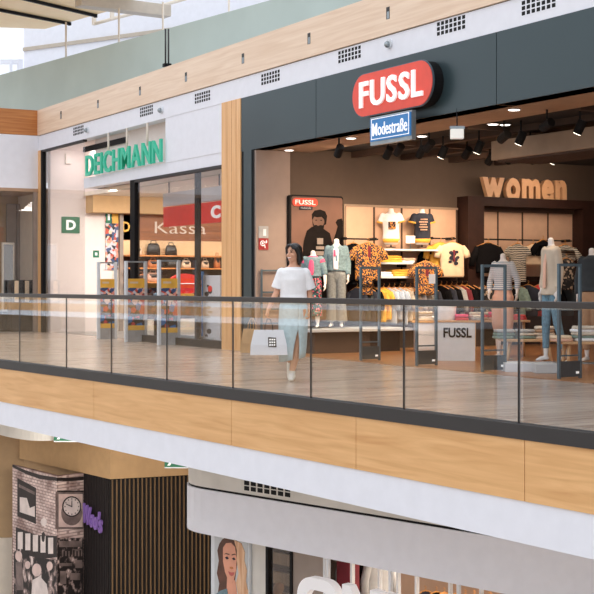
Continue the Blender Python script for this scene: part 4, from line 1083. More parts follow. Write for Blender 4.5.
for (x,z,r) in ((-.05,-.25,.04),(.0,-.28,.05),(.06,-.24,.035),(-.04,-.35,.045),(.03,-.38,.05),(.08,-.34,.035),(-.07,-.42,.03),(.05,-.45,.04)): g.plate(disc2(x,z,r,r*.8), -.085, -.05)
mk('print', g, 'navy', o); mk('print', G().plate(rect(-.01,.025,-.42,-.2), -.088, -.05), 'maroon', o)
garment('yellow t-shirt hanging behind the cream printed t-shirt', 440.5, XS+.33, zr2-.02, FR-.2, 'yellow', .46, .64, .12, .2)
garment('dark shirt hanging beside the yellow t-shirt under the shelf end', 433.0, XS+.2, zr2-.1, FR-.2, 'blackfab', .4, .6, .1, .2)
garment('black sweater hanging front-on at the left of the dark alcove', 488, XS+.46, zr3-.02, FR-.25, 'blackfab', .5, .56, .15, .34, 'sweater', spread=.35)
garment('black and cream zigzag blouse hanging in the middle of the alcove', 517.5, XS+.42, zr3-.02, FR-.3, 'bw', .36, .74, .13, .14)
garment('cream blouse hanging right of the zigzag blouse in the alcove', 533, XS+.34, zr3-.02, FR-.1, 'creamfab', .42, .4, .1, .2, 'blouse')
garment('black top hanging behind the sand coat mannequin', 543, XS+.42, zr3+.06, FR-.1, 'blackfab', .36, .3, .1, .2, 'blouse')
garment('black checked shirt hanging at the right end of the alcove rail', 565, XS+.5, zr3-.03, FR-.3, 'bw', .46, .3, .13, .26)
garment('dark checked skirt hanging under the right end of the alcove rail', 566, XS+.62, zr3-.3, FR-.3, 'check', .36, .6, .12, 0, 'skirt')
# lower rows, seen edge on
seq = [('navy','navy'),('charcoal','charcoal'),('navy','navy'),('blackfab','black'),('yellow','amber'),('yellow','amber'),('shirtblue','pale blue'),('shirtblue','pale blue'),('shirtblue','pale blue'),('stonefab','stone'),('creamfab','cream'),('tee','white'),('stonefab','stone'),('greyfab','grey'),('navy','navy')]
ordw = ['first','second','third','fourth','fifth','sixth','seventh','eighth','ninth','tenth','eleventh','twelfth','thirteenth','fourteenth','fifteenth']
for k, (m, cn) in enumerate(seq):
    px = 357+k*5.3
    garment('%s shirt, %s from the left on the lower wall rail under the shelves' % (cn, ordw[k]), px, XS+.32, zr4-.02, FR-1.2+random.uniform(-.05,.05), m, .38, .62+random.uniform(-.06,.06), .085, .3 if m != 'yellow' else .2, 'shirt', 'shirts on the lower wall rail', .1)
seq = [('blackfab','black'),('navy','navy'),('blackfab','black'),('greyfab','grey'),('maroon','maroon'),('blackfab','black'),('blackfab','black')]
for k, (m, cn) in enumerate(seq):
    garment('%s jacket, %s from the left on the rail before the dark frame' % (cn, ordw[k]), 441+k*5.2, XS+.32, zr5-.02, FR-1.2+random.uniform(-.05,.05), m, .38, .6, .085, .4, 'jacket', 'jackets on the lower rail', .1)
seq = [('check','black checked'),('charcoal','charcoal'),('blackfab','black'),('sagefab','sage'),('navy','navy'),('redfab','red'),('blackfab','black'),('charcoal','charcoal')]
zr6 = rail('low rail in the dark alcove, below the sweaters', 474, 571, 281, .3)
for k, (m, cn) in enumerate(seq):
    garment('%s jacket, %s from the left on the low alcove rail' % (cn, ordw[k]), 480+k*12, XS+.32, zr6-.02, FR-.9+random.uniform(-.1,.1), m, .4, .6, .11, .4, 'jacket', 'clothes on the low alcove rail', .15)
# shelves with folded clothes
def shelf(label, pa, pb, py, depth=.5):
    X = XS+depth; y0, y1 = yX(pa,X), yX(pb,X); z = zX(py,(pa+pb)/2,X)
    o = thing('display_shelf', label, 'shelf', (XS+.05, y0, z-.035), PI/2, 'white wall shelves')
    mk('board', G().box(0,y1-y0,-(depth-.05),0,0,.035), 'whitemetal', o, bev=.004)
    for x in (.06,y1-y0-.06): mk('bracket', G().box(x-.01,x+.01,-.3,0,-.05,0), 'black', o)
    return y0, y1, z
s1 = shelf('top white wall shelf carrying the two torso busts', 380, 438.5, 249)
s2 = shelf('middle white wall shelf with yellow folded shirts', 378, 413.5, 262.3)
s3 = shelf('lowest white wall shelf with white and yellow folded shirts', 378, 413.5, 276.3)
def folded_mesh(w, d, h):
    g = G(); g.stack([(0,w/2*.94,d/2*.94),(h*.15,w/2,d/2),(h*.7,w/2,d/2),(h,w/2*.9,d/2*.9)], 24, 5)
    return g
fm = folded_mesh(.3,.3,.042).mesh('folded')
def stackf(mats, p, rz, where, group, w=1.0, piece='folded shirt', h=.043):
    n = len(mats)
    for k, (m, cn) in enumerate(mats):
        pos = 'topmost' if k == n-1 else 'bottom' if k == 0 else ('second up' if k == 1 else 'third up' if k == 2 else 'fourth up')
        o = solo('folded_shirt' if 'shirt' in piece else 'folded_garment', fm.copy(), m, '%s %s, %s of stack %s' % (cn, piece, pos, where), 'folded clothing', (p[0]+random.uniform(-.015,.015), p[1]+random.uniform(-.015,.015), p[2]+k*h), rz+random.uniform(-.12,.12), group, sm=True)
        o.scale = (w, 1, 1)
Y_, W_c, T_ = ('yellow','yellow'), ('tee','white'), ('peachfab','peach')
L = s2[1]-s2[0]
stackf([Y_,Y_,Y_], (XS+.24, s2[0]+.42, s2[2]), FR, 'on the middle wall shelf, centre', 'folded shirts on the wall shelves', 1.5)
stackf([W_c,T_], (XS+.24, s2[0]+.78, s2[2]), FR, 'on the middle wall shelf, right end', 'folded shirts on the wall shelves')
stackf([Y_,T_], (XS+.24, s2[0]+.13, s2[2]), FR, 'on the middle wall shelf, left end', 'folded shirts on the wall shelves')
stackf([W_c,W_c], (XS+.24, s3[0]+.22, s3[2]), FR, 'on the lowest wall shelf, left half', 'folded shirts on the wall shelves', 1.3)
stackf([Y_,Y_,Y_], (XS+.24, s3[0]+.62, s3[2]), FR, 'on the lowest wall shelf, right half', 'folded shirts on the wall shelves', 1.4)
p = onX(411, 239, XS+.4)
o = thing('price_sign', 'small white framed card standing on the top wall shelf between the busts', 'card', (XS+.38, p.y, s1[2]+.01), PI/2)
mk('card', G().box(-.1,.1,-.008,.008,.1,.24), 'tee', o); mk('foot', G().box(-.008,.008,-.006,.006,0,.1), 'steel', o)
# ------------------------------------------------------------------ low plinth
XP = -19.75
y0, y1 = yX(312, XP), yX(414, XP)
o = thing('display_plinth', 'long low plinth with pale top and dark base carrying two mannequins', 'plinth', (XS+.16, y0, 0.006), PI/2)
D_ = XP-XS-.16
mk('top', G().box(0, y1-y0, -D_, 0, ZP-.05, ZP-.002), 'greytop', o, bev=.006)
mk('base', G().box(.12, 1.25, -D_+.12, -.1, 0, ZP-.05), 'beam', o); mk('base', G().box(1.3, y1-y0-.1, -D_+.3, -.1, 0, ZP-.05), 'frame', o)
# logo podium
p = onz(456, 361, 0.006); d_ = dz(361, 0.006); k = d_/F
pw, ph = 38*k, 38.5*k
o = thing('logo_podium', 'white cube podium with black letters FUSSL on its front', 'podium', (p.x, p.y, 0.006), RZC-.12)
mk('body', G().box(-pw/2, pw/2, 0, .5, 0, ph), 'whitemetal', o, bev=.006)
mk('side_panel', G().box(pw/2, pw/2+.012, .02, .5, 0, ph), 'oak', o); mk('top', G().box(-pw/2-.02, pw/2+.06, -.01, .52, ph, ph+.03), 'oak', o, bev=.004)
mk('lettering', text_g('FUSSL', pw*.74, .155, .008, .03, -pw*.33, ph-.235, 0), 'black', o)
def rel(o, x, y, z): v = Matrix.Rotation(o.rotation_euler.z, 3, 'Z') @ Vector((x,y,z)); return (o.location.x+v.x, o.location.y+v.y, o.location.z+v.z)
q = rel(o, -.15, .25, ph+.03)
b = thing('storage_bin', 'translucent white plastic bin standing on the logo podium', 'bin', q, RZC-.12)
g = G().stack([(0,.13,.12),(.02,.14,.13),(.2,.155,.14),(.235,.16,.145)], 24, 4); mk('shell', g, 'tee', b, sm=True); mk('rim', G().stack([(.225,.168,.152),(.245,.168,.152)], 24, 4), 'greytop', b)
stackf([('redfab','coral'),('hotpink','pink')], rel(o,.1,.2,ph+.032), RZC-.1, 'on the logo podium, beside the white bin', 'folded clothes on the podium', .7, 'folded top', .05)
stackf([('greyfab','grey'),('stonefab','pale')], rel(o,.3,.25,ph+.032), RZC+.1, 'on the right end of the logo podium', 'folded clothes on the podium', .6, 'folded top', .04)
# drawer unit
p = onz(426.5, 352, 0.006); k = dz(352,.006)/F; w = 22*k; h = 31*k
o = thing('drawer_unit', 'white drawer unit with wooden top left of the logo podium', 'cabinet', (p.x, p.y, .006), RZC)
mk('body', G().box(-w/2,w/2,.01,.4,0,h-.03), 'whitemetal', o); mk('top', G().box(-w/2-.06,w/2+.02,-.03,.42,h-.03,h), 'oak', o, bev=.004)
for z0, z1 in ((.05,h*.55-.01),(h*.55,h-.05)): mk('drawer', G().box(-w/2+.012,w/2-.012,-.008,.01,z0,z1), 'whitemetal', o, bev=.004)
stackf([('stonefab','stone'),('tee','white'),('greyfab','grey'),('stonefab','stone')], rel(o,0,.2,h+.002), RZC, 'on the white drawer unit', 'folded clothes on the drawer unit', .9, 'folded top', .04)
# tables
def table(label, loc, rz, w, d, h, splay=.06, stool=False):
    o = thing('display_table', label, 'table', loc, rz)
    mk('top', G().box(-w/2,w/2,-d/2,d/2,h-.035,h), 'oak', o, bev=.006)
    for sx in (-1,1):
        for sy in (-1,1):
            a = (sx*(w/2-.1), sy*(d/2-.08), h-.035); b = (sx*(w/2-.1+splay), sy*(d/2-.08+splay*.5), 0)
            mk('leg', G().tube([b, a], [.02,.028], 10), 'oak', o, sm=True)
    return o
p = onz(530, 368.5, .006); tk = dz(368.5,.006)/F
t1 = table('low oak table with stacks of sage and stone trousers, second row', (p.x+FW.x*.3, p.y+FW.y*.3, .006), RZC, 52*tk, .6, .41)
for x, seqm, wh in ((-.32,[('sagefab','sage'),('sagefab','sage'),('greyfab','grey')],'left part'),(-.02,[('sagefab','sage'),('stonefab','stone'),('greyfab','grey')],'middle part'),(.27,[('stonefab','stone'),('stonefab','stone'),('tan','tan'),('stonefab','stone')],'right part')):
    stackf(seqm, rel(t1, x, 0, .412), RZC, 'on the low oak table, '+wh, 'folded trousers on the low oak table', .95, 'folded trousers', .045)
p = onz(500, 357, .006); tk = dz(357,.006)/F
t2 = table('taller oak table with coral and dark folded tops, behind the low oak table', (p.x+FW.x*.35, p.y+FW.y*.35, .006), RZC, 62*tk, .6, .6, .0)
for x, seqm, wh in ((-.3,[('tan','tan'),('redfab','coral'),('stonefab','pale')],'left end'),(.0,[('peachfab','peach'),('redfab','coral'),('hotpink','pink')],'middle'),(.33,[('redfab','coral'),('redfab','coral')],'right end')):
    stackf(seqm, rel(t2, x, 0, .602), RZC, 'on the taller oak table, '+wh, 'folded tops on the taller oak table', 1.0, 'folded top', .042)
p = onz(585, 374, .006)
t3 = table('round cornered oak stool table with pale clothes at the right edge', (p.x+FW.x*.15, p.y+FW.y*.15, .006), RZC, .62, .5, .43, .02)
stackf([('tee','white'),('sagefab','sage'),('stonefab','stone'),('tee','white'),('stonefab','stone')], rel(t3,.05,0,.432), RZC, 'on the right oak stool table', 'folded clothes on the right stool table', 1.3, 'folded top', .04)
stackf([('peachfab','peach'),('creamfab','cream')], rel(t3,-.3,-.05,.432), RZC+.1, 'on the left overhang of the right stool table', 'folded clothes on the right stool table', .9, 'folded top', .035)
# low white plinths
p0 = onz(505, 372, .006); k = dz(372,.006)/F
solo('low_plinth', G().box(0,28*k,0,.5,0,.12), 'whitemetal', 'low white block plinth under the low oak table', 'plinth', p0, RZC, bev=.005)
p0 = onz(535.5, 373.5, .006); k = dz(373.5,.006)/F
solo('low_plinth', G().box(0,25*k,0,.62,0,.125), 'greytop', 'low pale plinth carrying the sand coat mannequin', 'plinth', p0, RZC, bev=.005)
q = onz(565, 360, .13)
o = thing('shoe', 'white sneaker with tan heel beside the feet of the sand coat mannequin', 'shoe', (q.x, q.y, .008), RZC-.9)
mk('upper', G().tube([(0,.12,.06),(0,.05,.075),(0,-.05,.055),(0,-.14,.035)], [.04,.05,.042,.028], 10, .9, up=(0,0,1)), 'sneaker', o, sm=True); mk('heel_tab', G().ell((0,.12,.06),(.035,.04,.05)), 'leather', o, sm=True); mk('sole', G().box(-.045,.045,-.17,.15,0,.02), 'tee', o, bev=.008)
# left neighbour shop behind the return wall
p = onX(8, 280, XL-.8)
o = thing('standing_mirror', 'tall standing mirror with pale frame at the far left edge', 'mirror', (XL-.8, p.y, .0), PI/2)
mk('frame', G().box(-.16,.16,-.03,.03,.5,2.25), 'cream', o, bev=.008); mk('glass', G().box(-.12,.12,-.034,-.03,.55,2.2), 'mirror', o); mk('foot', G().box(-.2,.2,-.15,.15,0,.5), 'black', o)
for px, lab in ((16,'black display cube behind the far left shopfront, nearer the mirror'),(26.5,'black display cube behind the far left shopfront, nearer the wooden corner post')):
    p = onX(px, 285, XL-.5); o = thing('display_cube', lab, 'plinth', (XL-.5, p.y, 0), PI/2, 'black display cubes')
    mk('body', G().box(-.17,.17,-.17,.17,0,1.3), 'bagblack', o, bev=.01); mk('board', G().box(-.1,.0,-.21,-.17,.75,1.28), 'creamfab', o)
g = G(); o = thing('timber_panelling', 'grey brown vertical wall panels behind the far left shopfront', 'panel', (XL-1.9, onX(6,250,XL-1.9).y, 0), PI/2)
for k in range(3): mk('panel', G().box(k*.28,k*.28+.265,-.06,.0,0,3.3), 'curtain', o, bev=.006)
# ================================================================== lower floor
ZL = -5.5
struct('floor_7', G().box(-70, 40, -40, 30, ZL-.2, ZL), 'lowfloor')
P0 = V2(at(380, 400, 17.0)); E = (RT*.998+FW*-1.0).normalized(); NB = Vector((-E.y, E.x))     # E to the right, NB to the back
RL = math.atan2(E.y, E.x)
def lp(e, off=0): p = P0+E*e+NB*off; return (p.x, p.y)
def arc(off, r, e0, right):
    pts = [lp(right, off), lp(2, off), lp(0, off), lp(e0, off)]
    c = P0+E*e0+NB*(off+r)
    for k in range(1, 15):
        t = math.radians(11.5*k); p = c-NB*(r*math.cos(t))-E*(r*math.sin(t)); pts.append((p.x, p.y))
    return pts[::-1]
RAD = .85; E0 = -3.44
zb1, zb2 = -1.72, -2.39; ZT = zb2+.12
struct('trim_39', G().ribbon(arc(0, RAD, E0, 14), zb2, zb1-.03, .15), 'white')
struct('trim_40', G().ribbon(arc(.03, RAD-.03, E0, 14), zb1-.03, zb1, .12), 'black')
struct('trim_41', G().ribbon(arc(.02, RAD-.02, E0, 14), zb1, -.93, .12), 'concrete')
pts = arc(.14, RAD-.14, E0, 14); struct('ceiling_12', G().prism(pts, zb2+.02, zb2+.06), 'white')
def onL(px, py, off=0): d = dline(px, P0+NB*off, E); return at(px, py, d)
def eL(px, off=0): return (V2(onL(px, HY, off))-P0).dot(E)
o = None
p = onL(267, 486, .02)
o = thing('vent_grille', 'black slotted air grille above the curved white fascia of the lower floor', 'vent', (p.x, p.y, p.z), RL)
g = G()
for i in range(7):
    for j in range(3): x = (i-3)*.135; z = (j-1)*.075; g.box(x-.05,x+.05,-.006,0,z-.03,z+.03)
mk('slot', g, 'black', o); mk('plate', G().box(-.52,.52,-.002,0,-.13,.13), 'concrete', o)
# lower shopfront
OFF = .6
def lwall(name, a, b, z0, z1, off, th, m):
    e0, e1 = eL(a, off), eL(b, off); q = [lp(e0,off), lp(e1,off), lp(e1,off+th), lp(e0,off+th)]; struct(name, G().prism(q, z0, z1), m)
lwall('wall_lower', 213, 252, ZL, ZT, OFF+.02, .12, 'white'); lwall('wall_lower_2', 252, 265.5, ZL, ZT, OFF, .15, 'concrete')
lwall('trim_42', 265.5, 268, ZL, ZT, OFF-.02, .1, 'black'); lwall('trim_43', 289.5, 292, ZL, ZT, OFF-.02, .1, 'black')
lwall('window_6', 268, 289.5, ZL, ZT, OFF+.02, .012, 'shopglass'); lwall('wall_lower_3', 292, 324, ZL, ZT, OFF, .12, 'curtain')
lwall('trim_44', 323, 325.5, ZL, ZT, OFF-.05, .08, 'whitemetal')
lwall('wall_lower_4', 325, 350, ZL, ZT, OFF+.9, .1, 'shopwall')
for k, px in enumerate((351, 378.5, 397, 415.5, 449, 480, 520, 560, 600)): lwall('trim_%d' % (45+k), px-.9, px+.9, ZL, ZT, OFF-.02, .06, 'whitemetal')
lwall('wall_lower_5', 230, 760, ZL, ZT, 6.0, .2, 'peach')
struct('ceiling_13', G().prism([lp(-3,.2), lp(14,.2), lp(14,6), lp(-3,6)], ZT+.02, ZT+.1), 'peach')
e0 = eL(265, OFF+1.1)
o = thing('slatted_screen', 'horizontal wooden slats behind the black framed lower window', 'screen', (*lp(e0, OFF+1.1), ZL), RL)
for k in range(9): mk('slat', G().box(0,.75,-.03,.03,.3+k*.3,.48+k*.3), 'slatgold', o)
mk('frame', G().box(-.05,.8,.03,.08,0,3.1), 'beam', o)
q = onL(279, 582, OFF+.6)
o = thing('mannequin', 'faceless beige mannequin head in the lower window before wooden slats', 'mannequin', (q.x, q.y, q.z-.12-1.585), RL)
g = body_g(dict(BASE), True); fuse('body', g, 'tan', o, .014, 6)
# ONLY letters
q = onL(303.5, 573, -.12); q2 = onL(345, 573, -.12)
o = thing('shop_sign', 'big white raised letters ONLY below the curved white fascia', 'sign', (q.x, q.y, q.z-.85), RL)
ew = eL(345,-.12)-eL(303.5,-.12)
xs = 0
for ch, w in (('O',ew),('N',ew*.86),('L',ew*.66),('Y',ew*.85)):
    if ch == 'O':
        out = pill(w, .85, 8, xs+w/2, .425, .26); inn = pill(w-.31, .54, 8, xs+w/2, .425, .14); n = len(out)
        vs = []; 
        for y in (-.12, 0): vs += [(a,y,b) for a,b in out]+[(a,y,b) for a,b in inn]
        fs = []
        for i in range(n):
            j = (i+1) % n
            fs += [(i,j,n+j,n+i),(2*n+j,2*n+i,3*n+i,3*n+j),(j,i,2*n+i,2*n+j),(n+i,n+j,3*n+j,3*n+i)]
        g = G(); g.add(vs, fs); mk('letter', g, 'signwhite', o)
    else: mk('letter', text_g(ch, w, .85, .12, .05, xs, 0, 0), 'signwhite', o)
    xs += w+.06
mk('rail', G().box(0, xs, .0, .18, .1, .16), 'whitemetal', o)
for x in (.3, xs*.5, xs-.3): mk('rod', G().box(x-.02,x+.02,.14,.18,.1,1.12), 'whitemetal', o)
# portrait light box
a, b = eL(213.8, OFF), eL(252, OFF); q = lp((a+b)/2, OFF); w = b-a; PB = -4.4
o = thing('portrait_light_box', 'light box portrait of a woman with long hair on the lower floor', 'poster', (q[0], q[1], PB), RL)
hh = ZT-PB-.02; mk('frame', G().box(-w/2,w/2,-.06,0,0,hh), 'whitemetal', o, bev=.01); mk('print', G().box(-w/2+.09,w/2-.02,-.066,-.06,.05,hh), 'printblue' if 'printblue' in M else 'greytop', o)
M['pskin'] = plain('portrait_skin', (226,160,132), .5, var=.05, scale=4); M['pblond'] = wood('portrait_blond', (206,150,110), (240,206,170), (12, 6, 1)); M['pbrown'] = plain('portrait_brown', (92,58,44), .5, var=.2)
dd_ = dline(232, P0+NB*OFF, E); kz = dd_/F; kx = w/38.2
zt = zat(539, dd_)-PB
def LP(px, py): return ((px-232.9)*kx, zt-(py-539)*kz)
def lay(name, pts, y, m): return mk(name, G().plate([LP(*p) for p in pts], -.066-y, -.06), m, o)
lay('hair', ((223,545),(226,540),(230,537),(240,537),(241,560),(236,598),(221,598),(223,585),(220.5,575),(222.5,562),(221,552)), .004, 'pbrown')
lay('face', ((227,548),(230,543),(235,541.5),(239,545),(240.5,556),(240,568),(238,577),(236,582),(232,579),(229,572),(227,562)), .008, 'pskin')
lay('neck', ((231,577),(239,578),(242,600),(230,600)), .006, 'pskin')
lay('blond_hair', ((238,538),(245,540),(248.5,548),(248,556),(250.5,566),(249.5,576),(251.5,586),(250,600),(239,600),(242,590),(240,580),(242.5,570),(240.8,558),(241,548)), .01, 'pblond')
lay('jacket', ((219,597),(224,592),(231,588),(233,600),(219,602)), .012, 'denim')
for pts in (((229,557.5),(231,556),(233,557.5),(231,559)),((236,557),(238,555.5),(239.7,557),(238,558.3))): lay('eye', pts, .012, 'navy')
for pts in (((228.2,554.6),(230,552.8),(233.4,553),(233.4,554),(230,553.8)),((235.8,553),(238.5,551.6),(240.3,553),(238.5,552.6),(236,554))): lay('eyebrow', pts, .012, 'pbrown')
lay('lips', ((232.3,570.6),(235,571),(236,570.8),(238.6,570.2),(237.3,573.6),(235.6,574.6),(233.8,573.8)), .012, 'lip')
lay('nose', ((234,565.5),(236.8,565.2),(237.2,567),(235.5,567.8),(233.8,567.2)), .011, 'leather')
# goods in the lower shop
def lgar(label, px, m, off, w=.42, zt=-2.38, h=.9):
    q = lp(eL(px, off), off); o = thing('jacket', label, 'clothing', (q[0], q[1], zt-.0), RL+1.15, 'clothes behind the lower shop letters')
    mk('garment', garment_g(w,h,.09,.5,.06), m, o, sm=True); mk('hanger', hanger_g(w), 'hanger', o, sm=True)
for px, m, cn in ((354,'greyfab','grey'),(361,'blackfab','black'),(367,'charcoal','charcoal'),(373,'blackfab','black'),(380,'greyfab','grey'),(425,'navy','navy'),(436,'blackfab','black'),(444,'tan','tan'),(456,'blackfab','black'),(465,'charcoal','charcoal'),(474,'yellow','amber'),(482,'leather','tan leather'),(490,'yellow','amber')):
    off = OFF+.7 if px < 390 else 3.2
    where = 'behind the N of the white letters' if px < 390 else 'deep in the lower shop right of the letters'
    z = onL(px, 548+(px-340)*.21 if px < 390 else 588+(px-430)*.1, off).z
    idx = {354:'leftmost',361:'second from left',367:'third from left',373:'fourth from left',380:'rightmost',425:'leftmost',436:'second from left',444:'third from left',456:'fourth from left',465:'fifth from left',474:'sixth from left',482:'next to last',490:'rightmost'}[px]
    lgar('%s garment hanging %s, %s' % (cn, where, idx), px, m, off, zt=min(z+.1, ZT-.05) if px < 390 else z)
q = lp(eL(348, OFF+.28), OFF+.28)
o = thing('book_tower', 'dark red patterned column display left of the lower grey jackets', 'display', (q[0], q[1], ZL), RL)
mk('body', G().box(-.12,.12,-.1,.1,0,ZT-ZL-.05), 'maroon', o); mk('panel', G().box(-.06,.06,-.106,-.1,.2,2.5), 'leopard', o)
# mural column
def col(name, pts, z0, z1, m): return struct(name, G().prism(pts, z0, z1), m)
m0, m1, m2 = V2(at(12.5,500,27.6)), V2(at(57,500,26.0)), V2(at(83.5,500,26.45)); back = FW*1.0
ztop = -2.5
mo = thing('mural_column', 'photo mural column of an old brick pub with clock, lower left', 'mural', (m1.x, m1.y, ZL), 0)
mk('core', G().prism([m0-m1, Vector((0,0)), m2-m1, m2-m1+back*.12, m1*0+back*.14, m0-m1+back*.12], 0, ztop-ZL), 'mural', mo)
def face(pa, pb, pxa, pxb):
    d = pb-pa; L = d.length; rz = math.atan2(d.y, d.x)
    def f(px, py):   # point on this face in its own X,Z (X along the face)
        dd = dline(px, pa, d); q = V2(at(px, py, dd)); return ((q-pa).dot(d)/L, zat(py, dd)-ZL)
    return f, rz, pa-m1, L
fl, rl, ol, Ll = face(m0, m1, 12.5, 57); fr_, rr, orr, Lr = face(m1, m2, 57, 83.5)
def mp(name, side, pts, y, m, parent=None):
    f, rz, og_, L = (fl, rl, ol, Ll) if side == 'l' else (fr_, rr, orr, Lr)
    g = G().plate([f(*p) for p in pts], -y, .0); g.move((og_.x, og_.y, 0), rz); return mk(name, g, m, mo)
def R4(a,b,c,d): return ((a,c),(b,c),(b,d),(a,d))
def circ(cx, cy, rx, ry, n=22): return tuple((cx+rx*math.cos(2*PI*i/n), cy+ry*math.sin(2*PI*i/n)) for i in range(n))
M['mdark'] = plain('mural_dark', (40,32,32), .6, var=.25, scale=5); M['mgrey'] = plain('mural_grey', (120,104,100), .6, var=.2, scale=5); M['mlight'] = plain('mural_light', (226,212,206), .6, var=.06, scale=5)
def blotch(name, sc_, cut):
    m, nt, b = newmat(name); n = nt.nodes.new('ShaderNodeTexNoise'); n.inputs['Scale'].default_value = sc_; n.inputs['Detail'].default_value = 4
    nt.links.new(coords(nt, (1,1,.7)), n.inputs['Vector'])
    nt.links.new(ramp(nt, n.outputs['Fac'], [(0,(34,27,27)),(cut,(92,78,76)),(cut+.06,(170,148,142)),(cut+.14,(232,216,210))], 'CONSTANT'), b.inputs['Base Color']); b.inputs['Roughness'].default_value = .6
    return m
M['crowd'] = blotch('mural_crowd_print', 6, .5); M['barprint'] = blotch('mural_bar_print', 9, .54)
mp('cornice', 'l', ((12.5,464.5),(25,470),(40,475),(57,477.5),(57,481),(40,479),(25,473.5),(12.5,467)), .004, 'mdark'); mp('cornice', 'r', ((57,477.5),(70,477.8),(83.5,476.5),(83.5,480),(70,481.2),(57,481)), .004, 'mdark')
mp('printed_window', 'l', ((17.5,478),(36,488),(36,524),(17.5,516)), .004, 'mdark'); mp('window_light', 'l', ((20,497),(27,498),(30,508),(35,506),(35,517),(20,512)), .006, 'mlight'); mp('window_light', 'l', ((19,484),(35,492),(35,495),(19,487)), .006, 'mgrey')
mp('printed_shelf', 'l', ((16,527),(36,535),(57,536),(57,557),(36,560),(16,552)), .004, 'mdark')
for k in range(5): mp('pale_panel', 'l', R4(18+k*7.6, 23+k*7.6, 532+k*1.4, 549+k*1.2), .007, 'mlight')
mp('printed_crowd', 'l', ((14,552),(22,546),(30,556),(40,558),(57,560),(57,600),(14,600)), .006, 'crowd')
for (cx,cy,rx,ry) in ((19,556,3.4,5),(37,570,4.6,6.5),(28,565,2.6,4),(50,566,3,4.5)): mp('printed_head', 'l', circ(cx,cy,rx,ry), .009, 'printpink')
mp('printed_shirt', 'l', ((33,580),(40,576),(47,584),(50,602),(31,602)), .009, 'mlight'); mp('printed_shirt', 'l', ((16,562),(22,562),(24,590),(17,590)), .009, 'mgrey')
mp('printed_lamp', 'l', circ(43.5,537,1.6,5), .008, 'mdark'); mp('printed_lamp_glow', 'l', circ(44,522,3,4), .006, 'mlight')
mp('clock_surround', 'r', R4(55.5,83.2,492,529), .003, 'mgrey'); mp('clock_panel', 'r', R4(58.5,82.5,494,527), .005, 'printpink')
mp('clock_scroll', 'r', circ(71.5,513,10.5,12.5), .007, 'mgrey'); mp('clock_rim', 'r', circ(71.5,506.5,9.6,10.4), .009, 'mdark'); mp('clock_face', 'r', circ(71.5,506.5,8.3,9.1), .011, 'mlight')
for k in range(12):
    a = 2*PI*k/12; mp('clock_tick', 'r', circ(71.5+6.9*math.cos(a), 506.5+7.6*math.sin(a), .55, .7, 6), .013, 'mdark')
mp('clock_hand', 'r', ((71,507),(72,507),(71.9,500.5),(71.2,500.5)), .013, 'mdark'); mp('clock_hand', 'r', ((71.8,507.3),(71.6,506),(65.8,503.6),(65.8,504.4)), .013, 'mdark')
mp('rail_line', 'r', R4(57.2,83.3,490.5,492), .006, 'mdark'); mp('printed_bar', 'r', R4(57.2,83.3,538,600), .004, 'barprint')
for (a,b,c,d) in ((59,82,541,547),(60,70,551,556),(72,82,549,556),(75,82,560,568),(59,72,563,566),(60,66,571,584),(70,80,573,580)): mp('printed_shelf_light', 'r', R4(a,b,c,d), .007, 'mgrey')
for k in range(7): mp('printed_bottle', 'r', R4(60+k*3.2,61.6+k*3.2,550+k%2,556.5), .009, 'mdark')
# slatted wall
s0, s1, s2_ = V2(at(82,500,26.6)), V2(at(110,500,25.5)), V2(at(215,500,26.3))
col('wall_slat', [s0, s1, s2_, s2_+FW*1.2, s0+FW*1.2], ZL, -2.49, 'slatblack')
def slats(a, b, pitch, w, th, m, name):
    d = (b-a); L = d.length; d.normalize(); n = Vector((d.y, -d.x)); g = G(); k = .5
    while k*pitch < L:
        c = a+d*(k*pitch); g.prism([c-d*w/2, c+d*w/2, c+d*w/2+n*th, c-d*w/2+n*th], ZL, -2.5); k += 1
    struct(name, g, m)
slats(s0, s1, .075, .035, .03, 'slatdark', 'wall_slat_2'); slats(s1, s2_, .083, .022, .035, 'slatgold', 'wall_slat_3')
d = (s1-s0); rz = math.atan2(d.y, d.x); dd = dline(85.5, s0, d); q = at(88.5, 520, dd); q2 = at(104.5, 520, dline(104.5, s0, d))
o = thing('script_lettering', 'purple handwritten lettering on the dark slats beside the clock mural', 'sign', (q.x-FW.x*.2, q.y-FW.y*.2, q.z), rz)
g = text_g("Woo's", (V2(q2)-V2(q)).length, 20*dd/F, .04, .02, 0, 0, -.05, .25); g.v = [(x, y, z-x*.12) for x,y,z in g.v]
mk('word', g, 'purple', o); mk('fixing', G().box(.05,.3,-.05,.07,.1,.12), 'slatdark', o)
# bulkhead, left wall, ceiling ring, exit signs
b0, b1, b2 = V2(at(19.5,450,28.5)), V2(at(110.3,450,25.45)), V2(at(215,450,26.2))
col('wall_bulkhead', [b0, b1, b2, b2+FW*2, b0+FW*2], -2.48, -.94, 'lowbeige')
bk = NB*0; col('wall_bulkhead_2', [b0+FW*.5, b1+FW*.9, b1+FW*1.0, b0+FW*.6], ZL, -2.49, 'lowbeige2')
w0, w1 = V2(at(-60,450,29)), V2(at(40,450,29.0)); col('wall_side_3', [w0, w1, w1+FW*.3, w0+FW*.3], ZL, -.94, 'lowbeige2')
w2 = V2(at(-60,450,28.95)); w3 = V2(at(12,450,28.95)); col('trim_54', [w2, w3, w3+FW*.04, w2+FW*.04], ZL, zat(538,28.95), 'cream')
rp = [V2(at(px,440,24.1+((px-42)/42.0)**2*.95)) for px in range(-42, 110, 4)]
struct('ceiling_14', G().prism([*rp, *[p+FW*3 for p in (rp[-1], rp[0])]], -1.6, -.94), 'concrete')
